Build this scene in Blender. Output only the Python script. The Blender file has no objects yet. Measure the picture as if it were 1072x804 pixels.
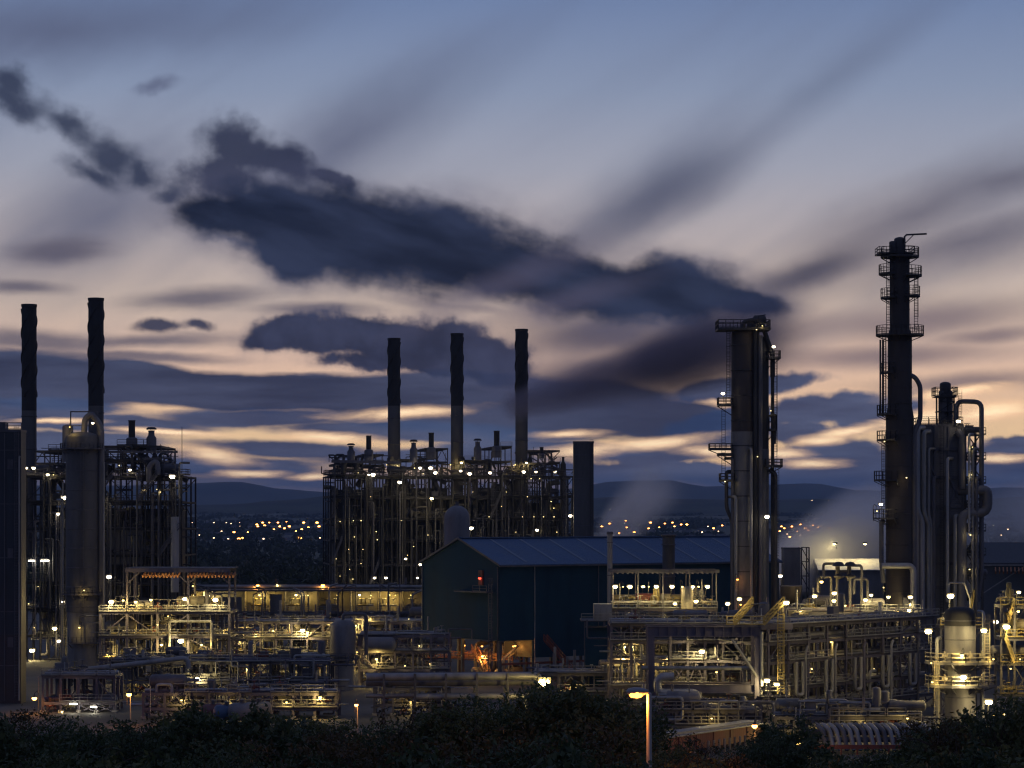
import bpy, math, random
from mathutils import Vector, Matrix
SC = bpy.context.scene
COL = SC.collection
K = 2522.0            # focal length in pixels of a 1072 px wide picture
EYE = 30.0            # the camera stands on a hill 30 m above the plant
HOR = 540.0           # picture row of the horizon
R = math.radians
PI = math.pi

def at(px, py, Y):
    """world point seen at a picture position, at distance Y"""
    return Vector(((px - 536.0) / K * Y, Y, EYE - (py - HOR) / K * Y))

# ------------------------------------------------------------------ materials
def new_mat(name):
    m = bpy.data.materials.new(name)
    m.use_nodes = True
    nt = m.node_tree
    nt.nodes.clear()
    return m, nt

def paint(name, col, rough=0.6, metal=0.0, scale=0.6, var=0.35, bump=0.15, streak=True, col2=None, seams=None):
    """weathered paint / metal / concrete: two noise scales, rain streaks, optional panel seams (along local z)"""
    m, nt = new_mat(name)
    N = nt.nodes.new; L = nt.links.new
    out = N('ShaderNodeOutputMaterial'); b = N('ShaderNodeBsdfPrincipled')
    tc = N('ShaderNodeTexCoord'); mp = N('ShaderNodeMapping')
    mp.inputs['Scale'].default_value = (1, 1, 0.25 if streak else 1)
    L(tc.outputs['Object'], mp.inputs['Vector'])
    n1 = N('ShaderNodeTexNoise'); n1.inputs['Scale'].default_value = scale; n1.inputs['Detail'].default_value = 5; n1.inputs['Roughness'].default_value = 0.62
    L(mp.outputs[0], n1.inputs['Vector'])
    r = N('ShaderNodeValToRGB')
    c2 = col2 or tuple(c * (1 - var) for c in col)
    c3 = tuple(min(1, c * (1 + var * 0.6)) for c in col)
    e = r.color_ramp.elements
    e[0].position = 0.32; e[0].color = (*c2, 1)
    e[1].position = 0.7; e[1].color = (*c3, 1)
    k = e.new(0.5); k.color = (*col, 1)
    L(n1.outputs[0], r.inputs[0])
    colsock = r.outputs[0]
    hsock = n1.outputs[0]
    if seams:
        w = N('ShaderNodeTexWave'); w.wave_type = 'BANDS'; w.bands_direction = seams[0]; w.wave_profile = 'SIN'
        w.inputs['Scale'].default_value = seams[1]; w.inputs['Distortion'].default_value = 0
        L(tc.outputs['Object'], w.inputs['Vector'])
        hsock = w.outputs[1]
    L(colsock, b.inputs['Base Color'])
    rr = N('ShaderNodeMapRange'); rr.inputs[3].default_value = max(0.05, rough - 0.15); rr.inputs[4].default_value = min(1, rough + 0.2)
    L(n1.outputs[0], rr.inputs[0]); L(rr.outputs[0], b.inputs['Roughness'])
    b.inputs['Metallic'].default_value = metal
    if bump:
        bp = N('ShaderNodeBump'); bp.inputs['Strength'].default_value = bump; bp.inputs['Distance'].default_value = 0.05
        L(hsock, bp.inputs['Height']); L(bp.outputs[0], b.inputs['Normal'])
    L(b.outputs[0], out.inputs[0])
    return m

def glow(name, col, strength):
    m, nt = new_mat(name)
    out = nt.nodes.new('ShaderNodeOutputMaterial'); b = nt.nodes.new('ShaderNodeEmission')
    b.inputs[0].default_value = (*col, 1); b.inputs[1].default_value = strength
    nt.links.new(b.outputs[0], out.inputs[0])
    m.cycles.emission_sampling = 'NONE'     # the lamp object beside each lens does the lighting
    return m

# ------------------------------------------------------------------ mesh building
class MB:
    def __init__(s):
        s.v = []; s.f = []; s.sm = []
    def add(s, vs, fs, smooth=False):
        o = len(s.v)
        s.v.extend(tuple(v) for v in vs)
        s.f.extend(tuple(i + o for i in f) for f in fs)
        s.sm.extend([smooth] * len(fs))
    def join(s, o):
        k = len(s.v)
        s.v.extend(o.v); s.f.extend(tuple(i + k for i in f) for f in o.f); s.sm.extend(o.sm)
    def diag(s):
        if not s.v: return 0
        return math.dist([min(c) for c in zip(*s.v)], [max(c) for c in zip(*s.v)])
    # -- shapes
    def box(s, x0, x1, y0, y1, z0, z1):
        s.add([(x0,y0,z0),(x1,y0,z0),(x1,y1,z0),(x0,y1,z0),(x0,y0,z1),(x1,y0,z1),(x1,y1,z1),(x0,y1,z1)],
              [(0,3,2,1),(4,5,6,7),(0,1,5,4),(1,2,6,5),(2,3,7,6),(3,0,4,7)])
        return s
    def bar(s, p, q, w, h=None):
        """rectangular bar from p to q"""
        h = h or w
        p = Vector(p); q = Vector(q); d = (q - p)
        if d.length < 1e-5: return s
        d.normalize()
        up = Vector((0,0,1)) if abs(d.z) < 0.95 else Vector((0,1,0))
        a = d.cross(up).normalized(); b = a.cross(d).normalized()
        a *= w / 2; b *= h / 2
        s.add([p-a-b, p+a-b, p+a+b, p-a+b, q-a-b, q+a-b, q+a+b, q-a+b],
              [(0,3,2,1),(4,5,6,7),(0,1,5,4),(1,2,6,5),(2,3,7,6),(3,0,4,7)])
        return s
    def ibeam(s, p, q, w, h, t=0.05):
        p = Vector(p); q = Vector(q); d = (q - p).normalized()
        up = Vector((0,0,1)) if abs(d.z) < 0.95 else Vector((0,1,0))
        a = d.cross(up).normalized(); b = a.cross(d).normalized()
        s.bar(p + b*(h/2 - t/2), q + b*(h/2 - t/2), w, t)
        s.bar(p - b*(h/2 - t/2), q - b*(h/2 - t/2), w, t)
        s.bar(p, q, t, h - 2.2*t)
        return s
    def cyl(s, p, q, r, r2=None, n=8, cap=True):
        return s.tube([p, q], r, n, cap, r2)
    def tube(s, pts, r, n=8, cap=True, r2=None):
        pts = [Vector(p) for p in pts]
        m = len(pts)
        t0 = (pts[1] - pts[0]).normalized()
        ref = Vector((0,0,1)) if abs(t0.z) < 0.9 else Vector((1,0,0))
        a = t0.cross(ref).normalized()
        vs = []
        for i, p in enumerate(pts):
            if i == 0: t = t0
            elif i == m - 1: t = (pts[i] - pts[i-1]).normalized()
            else: t = ((pts[i] - pts[i-1]).normalized() + (pts[i+1] - pts[i]).normalized())
            if t.length < 1e-6: t = t0
            t = t.normalized()
            a = (a - t * a.dot(t))
            a = a.normalized() if a.length > 1e-6 else t.orthogonal().normalized()
            b = t.cross(a)
            rr = r if r2 is None else r + (r2 - r) * i / (m - 1)
            for k in range(n):
                th = 2 * PI * k / n
                vs.append(p + a * (rr * math.cos(th)) + b * (rr * math.sin(th)))
        fs = []
        for i in range(m - 1):
            for k in range(n):
                k2 = (k + 1) % n
                fs.append((i*n+k, i*n+k2, (i+1)*n+k2, (i+1)*n+k))
        s.add(vs, fs, True)
        if cap:
            o = len(s.v) - len(vs)
            s.f.append(tuple(o + k for k in reversed(range(n)))); s.sm.append(False)
            s.f.append(tuple(o + (m-1)*n + k for k in range(n))); s.sm.append(False)
        return s
    def pipe(s, pts, r, n=8, bend=2.2):
        """tube with rounded elbows"""
        pts = [Vector(p) for p in pts]
        out = [pts[0]]
        for i in range(1, len(pts) - 1):
            p = pts[i]; a = (pts[i-1] - p); b = (pts[i+1] - p)
            k = min(bend * r, a.length * 0.45, b.length * 0.45)
            a = p + a.normalized() * k; b = p + b.normalized() * k
            for j in range(5):
                t = j / 4
                out.append(a * (1-t)**2 + p * 2*t*(1-t) + b * t*t)
        out.append(pts[-1])
        return s.tube(out, r, n)
    def lathe(s, prof, c=(0,0,0), n=20, axis='z', smooth=True):
        """surface of revolution; prof = [(r, h)...], closed where r = 0"""
        c = Vector(c); vs = []; fs = []
        for r, h in prof:
            for k in range(n):
                th = 2*PI*k/n
                x, y = r*math.cos(th), r*math.sin(th)
                if axis == 'z': v = (x, y, h)
                elif axis == 'x': v = (h, x, y)
                else: v = (y, h, x)
                vs.append(c + Vector(v))
        for i in range(len(prof) - 1):
            for k in range(n):
                k2 = (k+1) % n
                fs.append((i*n+k, i*n+k2, (i+1)*n+k2, (i+1)*n+k))
        s.add(vs, fs, smooth)
        o = len(s.v) - len(vs)
        s.f.append(tuple(o + k for k in reversed(range(n)))); s.sm.append(False)
        s.f.append(tuple(o + (len(prof)-1)*n + k for k in range(n))); s.sm.append(False)
        return s
    def drum(s, c, r, length, axis='x', n=16):
        h = length / 2; e = r * 0.5
        prof = [(r*0.05, -h-e), (r*0.5, -h-e*0.85), (r*0.85, -h-e*0.45), (r, -h), (r, h), (r*0.85, h+e*0.45), (r*0.5, h+e*0.85), (r*0.05, h+e)]
        return s.lathe(prof, c, n, axis)
    def dome_vessel(s, c, r, z0, z1, n=24, d=0.5):
        e = r * d
        prof = [(r, z0), (r, z1 - e)] + [(r*math.cos(t), z1 - e + e*math.sin(t)) for t in [PI/2*k/6 for k in range(1, 6)]] + [(r*0.04, z1)]
        return s.lathe(prof, c, n)
    def rail(s, pts, h=1.1, r=0.035, step=1.8, closed=False):
        """handrail: posts, knee rail, top rail, kick plate along a path"""
        pts = [Vector(p) for p in pts]
        if closed: pts = pts + [pts[0]]
        for a, b in zip(pts, pts[1:]):
            d = b - a; L = d.length
            if L < 0.05: continue
            k = max(1, round(L / step))
            for i in range(k + 1):
                p = a + d * (i / k)
                s.bar(p, p + Vector((0,0,h)), 2*r)
            for hh in (h, h * 0.55):
                s.bar(a + Vector((0,0,hh)), b + Vector((0,0,hh)), 2*r)
            s.bar(a + Vector((0,0,0.1)), b + Vector((0,0,0.1)), 0.03, 0.16)
        return s
    def ladder(s, p, z1, w=0.5, r=0.03, ny=-1, cage=True, step=0.45):
        """vertical ladder from p up to z1, the climber's side in direction ny along y"""
        x, y, z0 = p
        for sx in (-w/2, w/2): s.bar((x+sx, y, z0), (x+sx, y, z1), 2*r)
        z = z0 + 0.3
        while z < z1:
            s.bar((x-w/2, y, z), (x+w/2, y, z), 1.4*r); z += step
        if cage:
            z = z0 + 2.4
            hoop = [(x + 0.4*math.cos(t), y + ny*(0.05 + 0.7*math.sin(t))) for t in [PI*k/5 for k in range(6)]]
            while z < z1 + 1:
                for a, b in zip(hoop, hoop[1:]): s.bar((*a, z), (*b, z), 0.05)
                z += 1.1
            for a in hoop[1:-1]: s.bar((*a, z0 + 2.4), (*a, z1 + 1), 0.035)
        return s
    def stair(s, p, q, w=0.9, r=0.04, axis='x'):
        """flight from p (low) to q (high): stringers, treads and handrails"""
        p = Vector(p); q = Vector(q); d = q - p
        side = Vector((0, w/2, 0)) if axis == 'x' else Vector((w/2, 0, 0))
        for sg in (-1, 1):
            s.bar(p + side*sg, q + side*sg, 0.06, 0.26)
            for hh in (0.55, 1.05): s.bar(p + side*sg + Vector((0,0,hh)), q + side*sg + Vector((0,0,hh)), 2*r)
            for i in range(5):
                a = p + side*sg + d*(i/4); s.bar(a, a + Vector((0,0,1.05)), 2*r)
        k = max(3, int(abs(d.z) / 0.22))
        for i in range(1, k):
            a = p + d*(i/k); s.bar(a - side*0.97, a + side*0.97, 0.25, 0.04)
        return s
    def mesh(s, name, mat):
        me = bpy.data.meshes.new(name)
        me.from_pydata(s.v, [], s.f)
        if any(s.sm):
            me.polygons.foreach_set('use_smooth', s.sm)
            me.set_sharp_from_angle(angle=R(40))
        if mat: me.materials.append(mat)
        me.update()
        return me

def link(name, data, parent=None):
    o = bpy.data.objects.new(name, data)
    COL.objects.link(o)
    if parent: o.parent = parent
    return o

def tag(o, label=None, cat=None, group=None, kind=None):
    if label: o['label'] = label
    if cat: o['category'] = cat
    if group: o['group'] = group
    if kind: o['kind'] = kind
    return o

def struct(name, mb, mat):
    o = link(name, mb.mesh(name, mat)); o['kind'] = 'structure'
    return o

class Thing:
    """an Empty at the thing's base; each part a mesh of its own below it, in local metres"""
    def __init__(s, name, label, cat, loc, rot=0.0, group=None):
        s.name = name
        s.root = link(name, None)
        s.loc = Vector(loc); s.rot = rot
        s.root.location = s.loc; s.root.rotation_euler = (0, 0, rot)
        s.root.empty_display_size = 1
        tag(s.root, label, cat, group)
        s.M = Matrix.Translation(s.loc) @ Matrix.Rotation(rot, 4, 'Z')
        s.Mi = s.M.inverted()
        s.parts = {}
        s.lamps = []
    def part(s, kind, mat, label=None, sub=None):
        m = MB()
        s.parts.setdefault(kind, []).append((m, mat, label, sub))
        return m
    def loc_of(s, px, py, Y):
        return s.Mi @ at(px, py, Y)
    def done(s):
        for kind, lst in s.parts.items():
            lst = [e for e in lst if e[0].v]
            if len(lst) > 100:
                lst.sort(key=lambda e: -e[0].diag())
                keep, rest = lst[:99], lst[99:]
                by = {}
                big = MB(); mats = []
                for m, mat, _l, _s in rest:
                    big.join(m)
                me = big.mesh(kind, rest[0][1])
                o = link(kind, me, s.root); o['kind'] = 'stuff'
                lst = keep
            for m, mat, lab, sub in lst:
                o = link(kind, m.mesh(kind, mat), s.root)
                if lab: o['label'] = lab
                for sk, smb, smat in (sub or []):
                    link(sk, smb.mesh(sk, smat), o)
        return s.root
# ------------------------------------------------------------------ sky
W = bpy.data.worlds.new("World"); SC.world = W; W.use_nodes = True
wt = W.node_tree; wt.nodes.clear()
def wn(t): return wt.nodes.new(t)
def wl(a, b): wt.links.new(a, b)
def val(sock, v):
    if hasattr(v, 'is_output') or isinstance(v, bpy.types.NodeSocket): wl(v, sock)
    else: sock.default_value = v
def M(op, a, b=None, c=None, clamp=False):
    n = wn('ShaderNodeMath'); n.operation = op; n.use_clamp = clamp
    val(n.inputs[0], a)
    if b is not None: val(n.inputs[1], b)
    if c is not None: val(n.inputs[2], c)
    return n.outputs[0]
def VM(op, a, b=None, scale=None):
    n = wn('ShaderNodeVectorMath'); n.operation = op
    val(n.inputs[0], a)
    if b is not None: val(n.inputs[1], b)
    if scale is not None: val(n.inputs['Scale'], scale)
    return n.outputs['Value'] if op == 'LENGTH' else n.outputs[0]
def smooth(v, lo, hi, a=0.0, b=1.0):
    n = wn('ShaderNodeMapRange'); n.interpolation_type = 'SMOOTHSTEP'
    val(n.inputs[0], v); n.inputs[1].default_value = lo; n.inputs[2].default_value = hi
    val(n.inputs[3], a); val(n.inputs[4], b)
    return n.outputs[0]
def mix(f, a, b):
    n = wn('ShaderNodeMix'); n.data_type = 'RGBA'; n.clamp_factor = True
    val(n.inputs[0], f)
    for i, x in ((6, a), (7, b)):
        if isinstance(x, tuple): n.inputs[i].default_value = (*x, 1)
        else: wl(x, n.inputs[i])
    return n.outputs[2]
def noise(vec, scale, detail=6, rough=0.55, sx=1.0, sy=1.0, rot=0.0, off=(0, 0, 0), color=False, dist=0.0):
    mp = wn('ShaderNodeMapping'); mp.inputs['Scale'].default_value = (sx, sy, 1); mp.inputs['Location'].default_value = off
    if rot:
        m0 = wn('ShaderNodeMapping'); m0.inputs['Rotation'].default_value = (0, 0, -rot); wl(vec, m0.inputs[0]); vec = m0.outputs[0]
    wl(vec, mp.inputs[0])
    n = wn('ShaderNodeTexNoise'); n.inputs['Scale'].default_value = scale; n.inputs['Detail'].default_value = detail
    n.inputs['Roughness'].default_value = rough; n.inputs['Distortion'].default_value = dist
    wl(mp.outputs[0], n.inputs[0])
    return n.outputs[1] if color else n.outputs[0]
def srgb(r, g, b):
    f = lambda c: (c/255/12.92) if c <= 10.31 else ((c/255 + 0.055)/1.055) ** 2.4
    return (f(r), f(g), f(b))

def sky_pt(px, py):          # picture position -> azimuth / elevation, in units of 100 px of arc
    az = math.atan((px - 536) / K); el = math.atan((HOR - py) / K * math.cos(az))
    return az * K / 100, el * K / 100

tc = wn('ShaderNodeTexCoord'); sp = wn('ShaderNodeSeparateXYZ'); wl(tc.outputs['Generated'], sp.inputs[0])
az = M('MULTIPLY', M('ARCTAN2', sp.outputs[0], sp.outputs[1]), K / 100)
el = M('MULTIPLY', M('ARCSINE', sp.outputs[2]), K / 100)
cb = wn('ShaderNodeCombineXYZ'); wl(az, cb.inputs[0]); wl(el, cb.inputs[1]); P = cb.outputs[0]

SUN_AZ, SUN_EL = R(1.5), R(1.2)
nish = wn('ShaderNodeTexSky'); nish.sky_type = 'NISHITA'; nish.sun_disc = False
nish.sun_elevation = SUN_EL; nish.sun_rotation = SUN_AZ; nish.altitude = 60; nish.air_density = 1.0; nish.dust_density = 1.5; nish.ozone_density = 2.5

# clear dusk sky by elevation (5.4 = top of the photograph, 39.6 = zenith)
rp = wn('ShaderNodeValToRGB')
wl(M('DIVIDE', el, 8.0, clamp=True), rp.inputs[0])
stops = [(0.00, srgb(170,126,100)), (0.35, srgb(255,208,150)), (0.85, srgb(255,216,166)), (1.15, srgb(248,206,166)), (1.6, srgb(228,194,172)), (2.2, srgb(206,186,172)),
         (2.9, srgb(182,173,175)), (3.6, srgb(158,162,178)), (4.4, srgb(134,148,175)), (5.4, srgb(106,127,166)), (8.0, srgb(72,90,132))]
els = rp.color_ramp.elements
while len(els) > 1: els.remove(els[-1])
els[0].position = 0; els[0].color = (*stops[0][1], 1)
for s_, c_ in stops[1:]:
    e_ = els.new(s_ / 8.0); e_.color = (*c_, 1)
sky = rp.outputs[0]
# the afterglow weakens away from the sunset and the eastern half of the sky is already night blue
front = smooth(sp.outputs[1], 0.25, 0.94)
sky = mix(front, srgb(92, 103, 143), sky)
nsc = VM('SCALE', nish.outputs[0], scale=0.05)
sky = mix(0.06, sky, nsc)
# left of the picture is a little duller and bluer than the right
sky = mix(smooth(az, -4.0, -7.5, 0, 0.25), sky, srgb(105, 112, 140))

plain = sky
wav = noise(P, 1.1, 5, 0.6, color=True)
flf = noise(P, 2.0, 7, 0.6, off=(3.1, 7.7, 0))

def after(vec, prev):
    # the shader compiler keeps every ready value on a small stack: tie each step to the one before it
    n = wn('ShaderNodeVectorMath'); n.operation = 'MULTIPLY_ADD'
    wl(prev, n.inputs[0]); n.inputs[1].default_value = (1e-9, 1e-9, 1e-9); wl(vec, n.inputs[2])
    return n.outputs[0]

def warp(amount, ysc=1.0, src=None, prev=None):
    v = VM('SUBTRACT', after(src or wav, prev), (0.5, 0.5, 0.5))
    v = VM('MULTIPLY', v, (amount, amount * ysc, 0))
    return VM('ADD', P, v)

def ellipses(Pv, lst, k=0.25):
    """1 at the middle of each ellipse, 0 on its rim; each is a quadratic form of the warped direction"""
    xy = wn('ShaderNodeSeparateXYZ'); wl(Pv, xy.inputs[0]); x, y = xy.outputs[0], xy.outputs[1]
    q = wn('ShaderNodeCombineXYZ'); wl(M('MULTIPLY', x, x), q.inputs[0]); wl(M('MULTIPLY', x, y), q.inputs[1]); wl(M('MULTIPLY', y, y), q.inputs[2])
    l = wn('ShaderNodeCombineXYZ'); wl(x, l.inputs[0]); wl(y, l.inputs[1]); l.inputs[2].default_value = 1.0
    acc = None
    for cx, cy, rx, ry, ang in lst:
        X, Y = sky_pt(cx, cy); c, s_ = math.cos(R(ang)), math.sin(R(ang)); ia, ib = (100/rx)**2, (100/ry)**2
        A = c*c*ia + s_*s_*ib; B = 2*c*s_*(ia - ib); C = s_*s_*ia + c*c*ib
        D = -2*A*X - B*Y; E = -2*C*Y - B*X; F = A*X*X + B*X*Y + C*Y*Y
        n1 = wn('ShaderNodeVectorMath'); n1.operation = 'DOT_PRODUCT'; wl(q.outputs[0], n1.inputs[0]); n1.inputs[1].default_value = (A, B, C)
        n2 = wn('ShaderNodeVectorMath'); n2.operation = 'DOT_PRODUCT'; wl(l.outputs[0], n2.inputs[0]); n2.inputs[1].default_value = (D, E, F)
        ln = M('SQRT', M('MAXIMUM', M('ADD', n1.outputs['Value'], n2.outputs['Value']), 0.0))
        acc = ln if acc is None else M('SMOOTH_MIN', acc, ln, k)
    return M('SUBTRACT', 1.0, acc)

def layer(sky, lst, colr, lo, hi, nz, namp, strength=1.0, wamt=0.3, wys=1.0, k=0.25, src=None):
    e = ellipses(warp(wamt, wys, src, sky), lst, k)
    e = M('ADD', e, M('MULTIPLY', M('SUBTRACT', nz, 0.5), namp))
    return mix(smooth(e, lo, hi, 0.0, strength), sky, colr)

drift = noise(P, 1.1, 5, 0.55, sx=0.45, sy=1.6, rot=R(-16), off=(8, 3, 0))
edge_n = M('ADD', M('MULTIPLY', flf, 0.45), M('MULTIPLY', drift, 0.55))
# 1 faint high veils and drawn-out streaks, fanning up to the right
st1 = noise(P, 0.9, 3, 0.5, sx=0.28, sy=1.3, rot=R(33), off=(1, 2, 0))
st2 = noise(P, 0.9, 4, 0.5, sx=0.22, sy=1.7, rot=R(17), off=(5, 1, 0))
bar_n = noise(P, 1.3, 5, 0.6, sx=0.35, sy=2.4, off=(2, 9, 0))
sky = mix(smooth(st1, 0.40, 0.80, 0, 0.30), sky, srgb(102, 110, 134))
sky = layer(sky, [(60,30,380,62,6), (360,150,300,70,32), (110,225,190,80,28), (60,262,80,26,0)], srgb(80,86,112), -0.1, 1.15, st1, 0.5, 0.75, 0.3)
sky = layer(sky, [(870,85,300,34,34), (690,190,210,56,31), (640,225,120,40,30)], srgb(92,100,124), -0.1, 1.15, st1, 0.45, 0.48, 0.25)
sky = layer(sky, [(690,208,150,44,29)], srgb(68,73,96), -0.1, 1.05, st1, 0.4, 0.72, 0.2)
sky = layer(sky, [(960,225,250,56,21), (1010,255,280,46,14), (850,290,150,40,22), (1050,190,190,40,14)], srgb(84,82,98), -0.1, 1.1, st2, 0.6, 0.80, 0.25)
sky = layer(sky, [(850,282,130,26,20)], srgb(60,60,78), -0.1, 1.0, st2, 0.5, 0.75, 0.2)
sky = layer(sky, [(960,335,190,26,5), (930,372,180,18,2), (1010,400,140,14,3), (1040,350,90,14,4)], srgb(108,96,106), -0.1, 1.0, st2, 0.9, 0.75, 0.3, 0.4)
# 2 thin grey bars in the warm part on the left
sky = layer(sky, [(40,357,130,17,-2), (150,357,170,12,3), (205,312,110,15,4), (330,322,90,11,0), (120,372,190,9,-2), (60,262,70,20,6), (20,300,70,10,0)], srgb(92,88,102), -0.1, 0.9, bar_n, 1.0, 0.85, 0.25, 0.5)
# 3 bands of stratus low over the horizon, sunset shining through the gaps
bn = noise(P, 1.0, 6, 0.56, sx=0.28, sy=2.0, off=(4.3, 1.2, 0), dist=0.25)
cover = M('SUBTRACT', M('ADD', bn, smooth(el, 0.9, 0.2, -0.05, 0.07)), smooth(el, 1.0, 1.8, 0.0, 0.5))
cover = M('SUBTRACT', cover, M('MULTIPLY', smooth(az, 1.9, 3.2), smooth(el, 0.4, 0.8, 0, 0.10)))
low_col = mix(smooth(bar_n, 0.35, 0.68), srgb(44,58,90), srgb(74,88,120))
sky = mix(smooth(cover, 0.555, 0.68, 0, 0.88), sky, low_col)
band_col = mix(smooth(bar_n, 0.32, 0.68), srgb(38,46,70), srgb(64,72,98))
sky = layer(sky, [(40,398,150,34,-3), (140,400,120,26,-5), (240,410,130,26,-4), (340,412,160,24,-2), (470,420,180,38,0), (600,430,150,40,0), (700,440,90,30,0)],
            band_col, 0.06, 0.30, bar_n, 0.55, 0.98, 0.22, 0.5)
sky = layer(sky, [(100,442,160,12,-2), (270,438,140,13,0), (60,462,130,14,0), (420,452,200,12,-2), (300,470,130,12,-3), (230,487,140,14,0), (450,480,170,12,0), (560,472,130,13,0), (30,427,120,12,0), (130,480,150,16,0)],
            low_col, -0.05, 0.4, bar_n, 0.9, 0.96, 0.3, 0.4)
sky = layer(sky, [(700,472,110,15,8), (880,480,80,22,0), (840,452,48,16,3), (865,430,90,20,6), (915,434,60,22,15), (750,442,70,14,10), (1070,466,50,12,2), (1040,492,110,18,0), (900,498,280,15,0), (660,494,210,14,0), (780,405,100,14,6), (1000,470,40,10,0)],
            low_col, -0.02, 0.35, flf, 1.1, 0.96, 0.36, 0.55)
sky = layer(sky, [(300,507,500,15,0), (850,510,420,14,0)], srgb(54,66,96), -0.3, 0.6, bar_n, 0.9, 0.92, 0.2, 0.3)
# the afterglow breaking through between the bands
gapn = noise(P, 1.6, 7, 0.66, sx=0.5, sy=2.2, off=(6, 4, 0), dist=0.3)
gaps = [(425,432,95,9,3), (345,458,70,8,-3), (225,476,58,13,-6), (262,495,46,5,0), (330,499,34,5,0), (610,472,66,10,4), (690,464,76,9,6), (745,472,50,9,0), (590,455,60,6,2),
        (860,462,44,7,4), (850,485,50,7,0), (890,452,70,8,10), (960,440,70,12,12), (1035,432,66,12,8), (1045,480,50,7,0), (980,470,60,9,6), (820,475,40,8,0), (60,440,60,4,0), (180,452,70,4,-3), (1000,410,80,8,6)]
sky = layer(sky, gaps, (1.10, 0.70, 0.40), -0.1, 0.9, gapn, 1.6, 0.88, 0.2, 0.35)
sky = layer(sky, gaps, (1.45, 1.08, 0.66), 0.35, 1.15, gapn, 1.6, 0.9, 0.2, 0.35)
# 4 mid cloud left of the chimneys, the small bar beside it
mid_col = mix(smooth(flf, 0.3, 0.75), srgb(28,34,55), srgb(54,60,86))
mids = [(300,347,58,24,10), (345,352,60,22,0), (400,356,80,30,-6), (455,360,80,34,-10), (510,378,60,28,-10), (278,352,34,14,12), (430,378,120,16,-2)]
sky = layer(sky, mids, srgb(84,84,106), -0.25, 0.5, flf, 1.1, 0.6, 0.40, 0.9)
sky = layer(sky, mids, mid_col, 0.0, 0.38, flf, 1.35, 0.96, 0.46, 0.8)
sky = layer(sky, [(172,341,36,10,2), (205,339,26,9,-6)], srgb(50,54,76), -0.05, 0.6, flf, 1.4, 0.95, 0.34, 0.6)
# 5 purple smear beneath the big cloud
sky = layer(sky, [(700,372,180,62,12), (610,395,120,46,14), (770,355,110,46,4), (640,350,170,40,4)], srgb(60,59,80), -0.05, 0.9, st2, 0.6, 0.85, 0.25)
# 6 small dark clouds at the upper left
sky = layer(sky, [(20,110,60,24,-18), (70,130,55,22,-22), (118,160,52,30,-30), (100,178,50,16,-20), (12,92,30,22,-50), (180,198,26,18,10), (150,175,40,18,-20)], srgb(46,53,75), 0.0, 0.85, edge_n, 1.9, 0.92, 0.55)
sky = layer(sky, [(165,93,36,8,3), (250,262,40,8,-20)], srgb(84,90,116), -0.1, 1.0, flf, 1.8, 0.7, 0.5)
# 7 the big dark cloud
big_col = mix(smooth(drift, 0.34, 0.70), srgb(17,24,41), srgb(44,52,76))
bump = [(250,152,58,32,-20), (292,166,66,24,-22), (232,182,46,34,0), (345,186,40,12,-15)]
sky = layer(sky, bump, srgb(40,45,68), -0.15, 0.6, flf, 1.35, 0.93, 0.50)
big = [(232,226,66,27,-10), (300,234,106,50,-14), (380,244,124,60,-14), (460,258,124,60,-12), (540,284,124,50,-8), (620,300,114,42,-6), (700,302,104,38,-8), (778,318,62,18,-12), (300,264,50,30,-35)]
sky = layer(sky, big, srgb(74,76,100), -0.45, 0.55, drift, 1.0, 0.60, 0.50)
sky = layer(sky, big, big_col, -0.02, 0.50, edge_n, 1.5, 0.98, 0.40, 0.8)
sky = layer(sky, [(520,300,150,26,24), (580,318,140,20,16), (480,322,120,10,-8)], srgb(82,78,98), -0.1, 1.0, st1, 0.4, 0.55, 0.2)
# below the horizon: dark land colour
sky = mix(smooth(sp.outputs[2], -0.02, 0.0), (0.012, 0.013, 0.017), sky)
bg = wn('ShaderNodeBackground'); wl(sky, bg.inputs[0]); bg.inputs[1].default_value = 1.10
# away from the sunset the sky is plain thin overcast: cheap to evaluate, blended in well outside the view
veil = mix(smooth(el, 1.0, 9.0, 0.45, 0.15), plain, srgb(74, 80, 108))
veil = mix(smooth(sp.outputs[2], -0.02, 0.0), (0.012, 0.013, 0.017), veil)
bg2 = wn('ShaderNodeBackground'); wl(veil, bg2.inputs[0])
win = M('MULTIPLY', smooth(M('ABSOLUTE', az), 8.0, 12.0, 1.0, 0.0), smooth(el, 7.5, 11.0, 1.0, 0.0))
win = M('MULTIPLY', win, smooth(sp.outputs[2], -0.03, -0.02))
ms = wn('ShaderNodeMixShader'); wl(win, ms.inputs[0]); wl(bg2.outputs[0], ms.inputs[1]); wl(bg.outputs[0], ms.inputs[2])
wo = wn('ShaderNodeOutputWorld'); wl(ms.outputs[0], wo.inputs[0])
W.cycles.sampling_method = 'MANUAL'; W.cycles.sample_map_resolution = 512

# the sun has just gone: only a last weak glow from the horizon behind the plant
sl = bpy.data.lights.new('dusk_sun', 'SUN'); sl.energy = 0.06; sl.angle = R(12); sl.color = (1.0, 0.62, 0.36)
so = link('dusk_sun', sl)
so.rotation_euler = Vector((math.sin(SUN_AZ)*math.cos(SUN_EL), math.cos(SUN_AZ)*math.cos(SUN_EL), math.sin(SUN_EL))).to_track_quat('Z', 'Y').to_euler()

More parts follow.
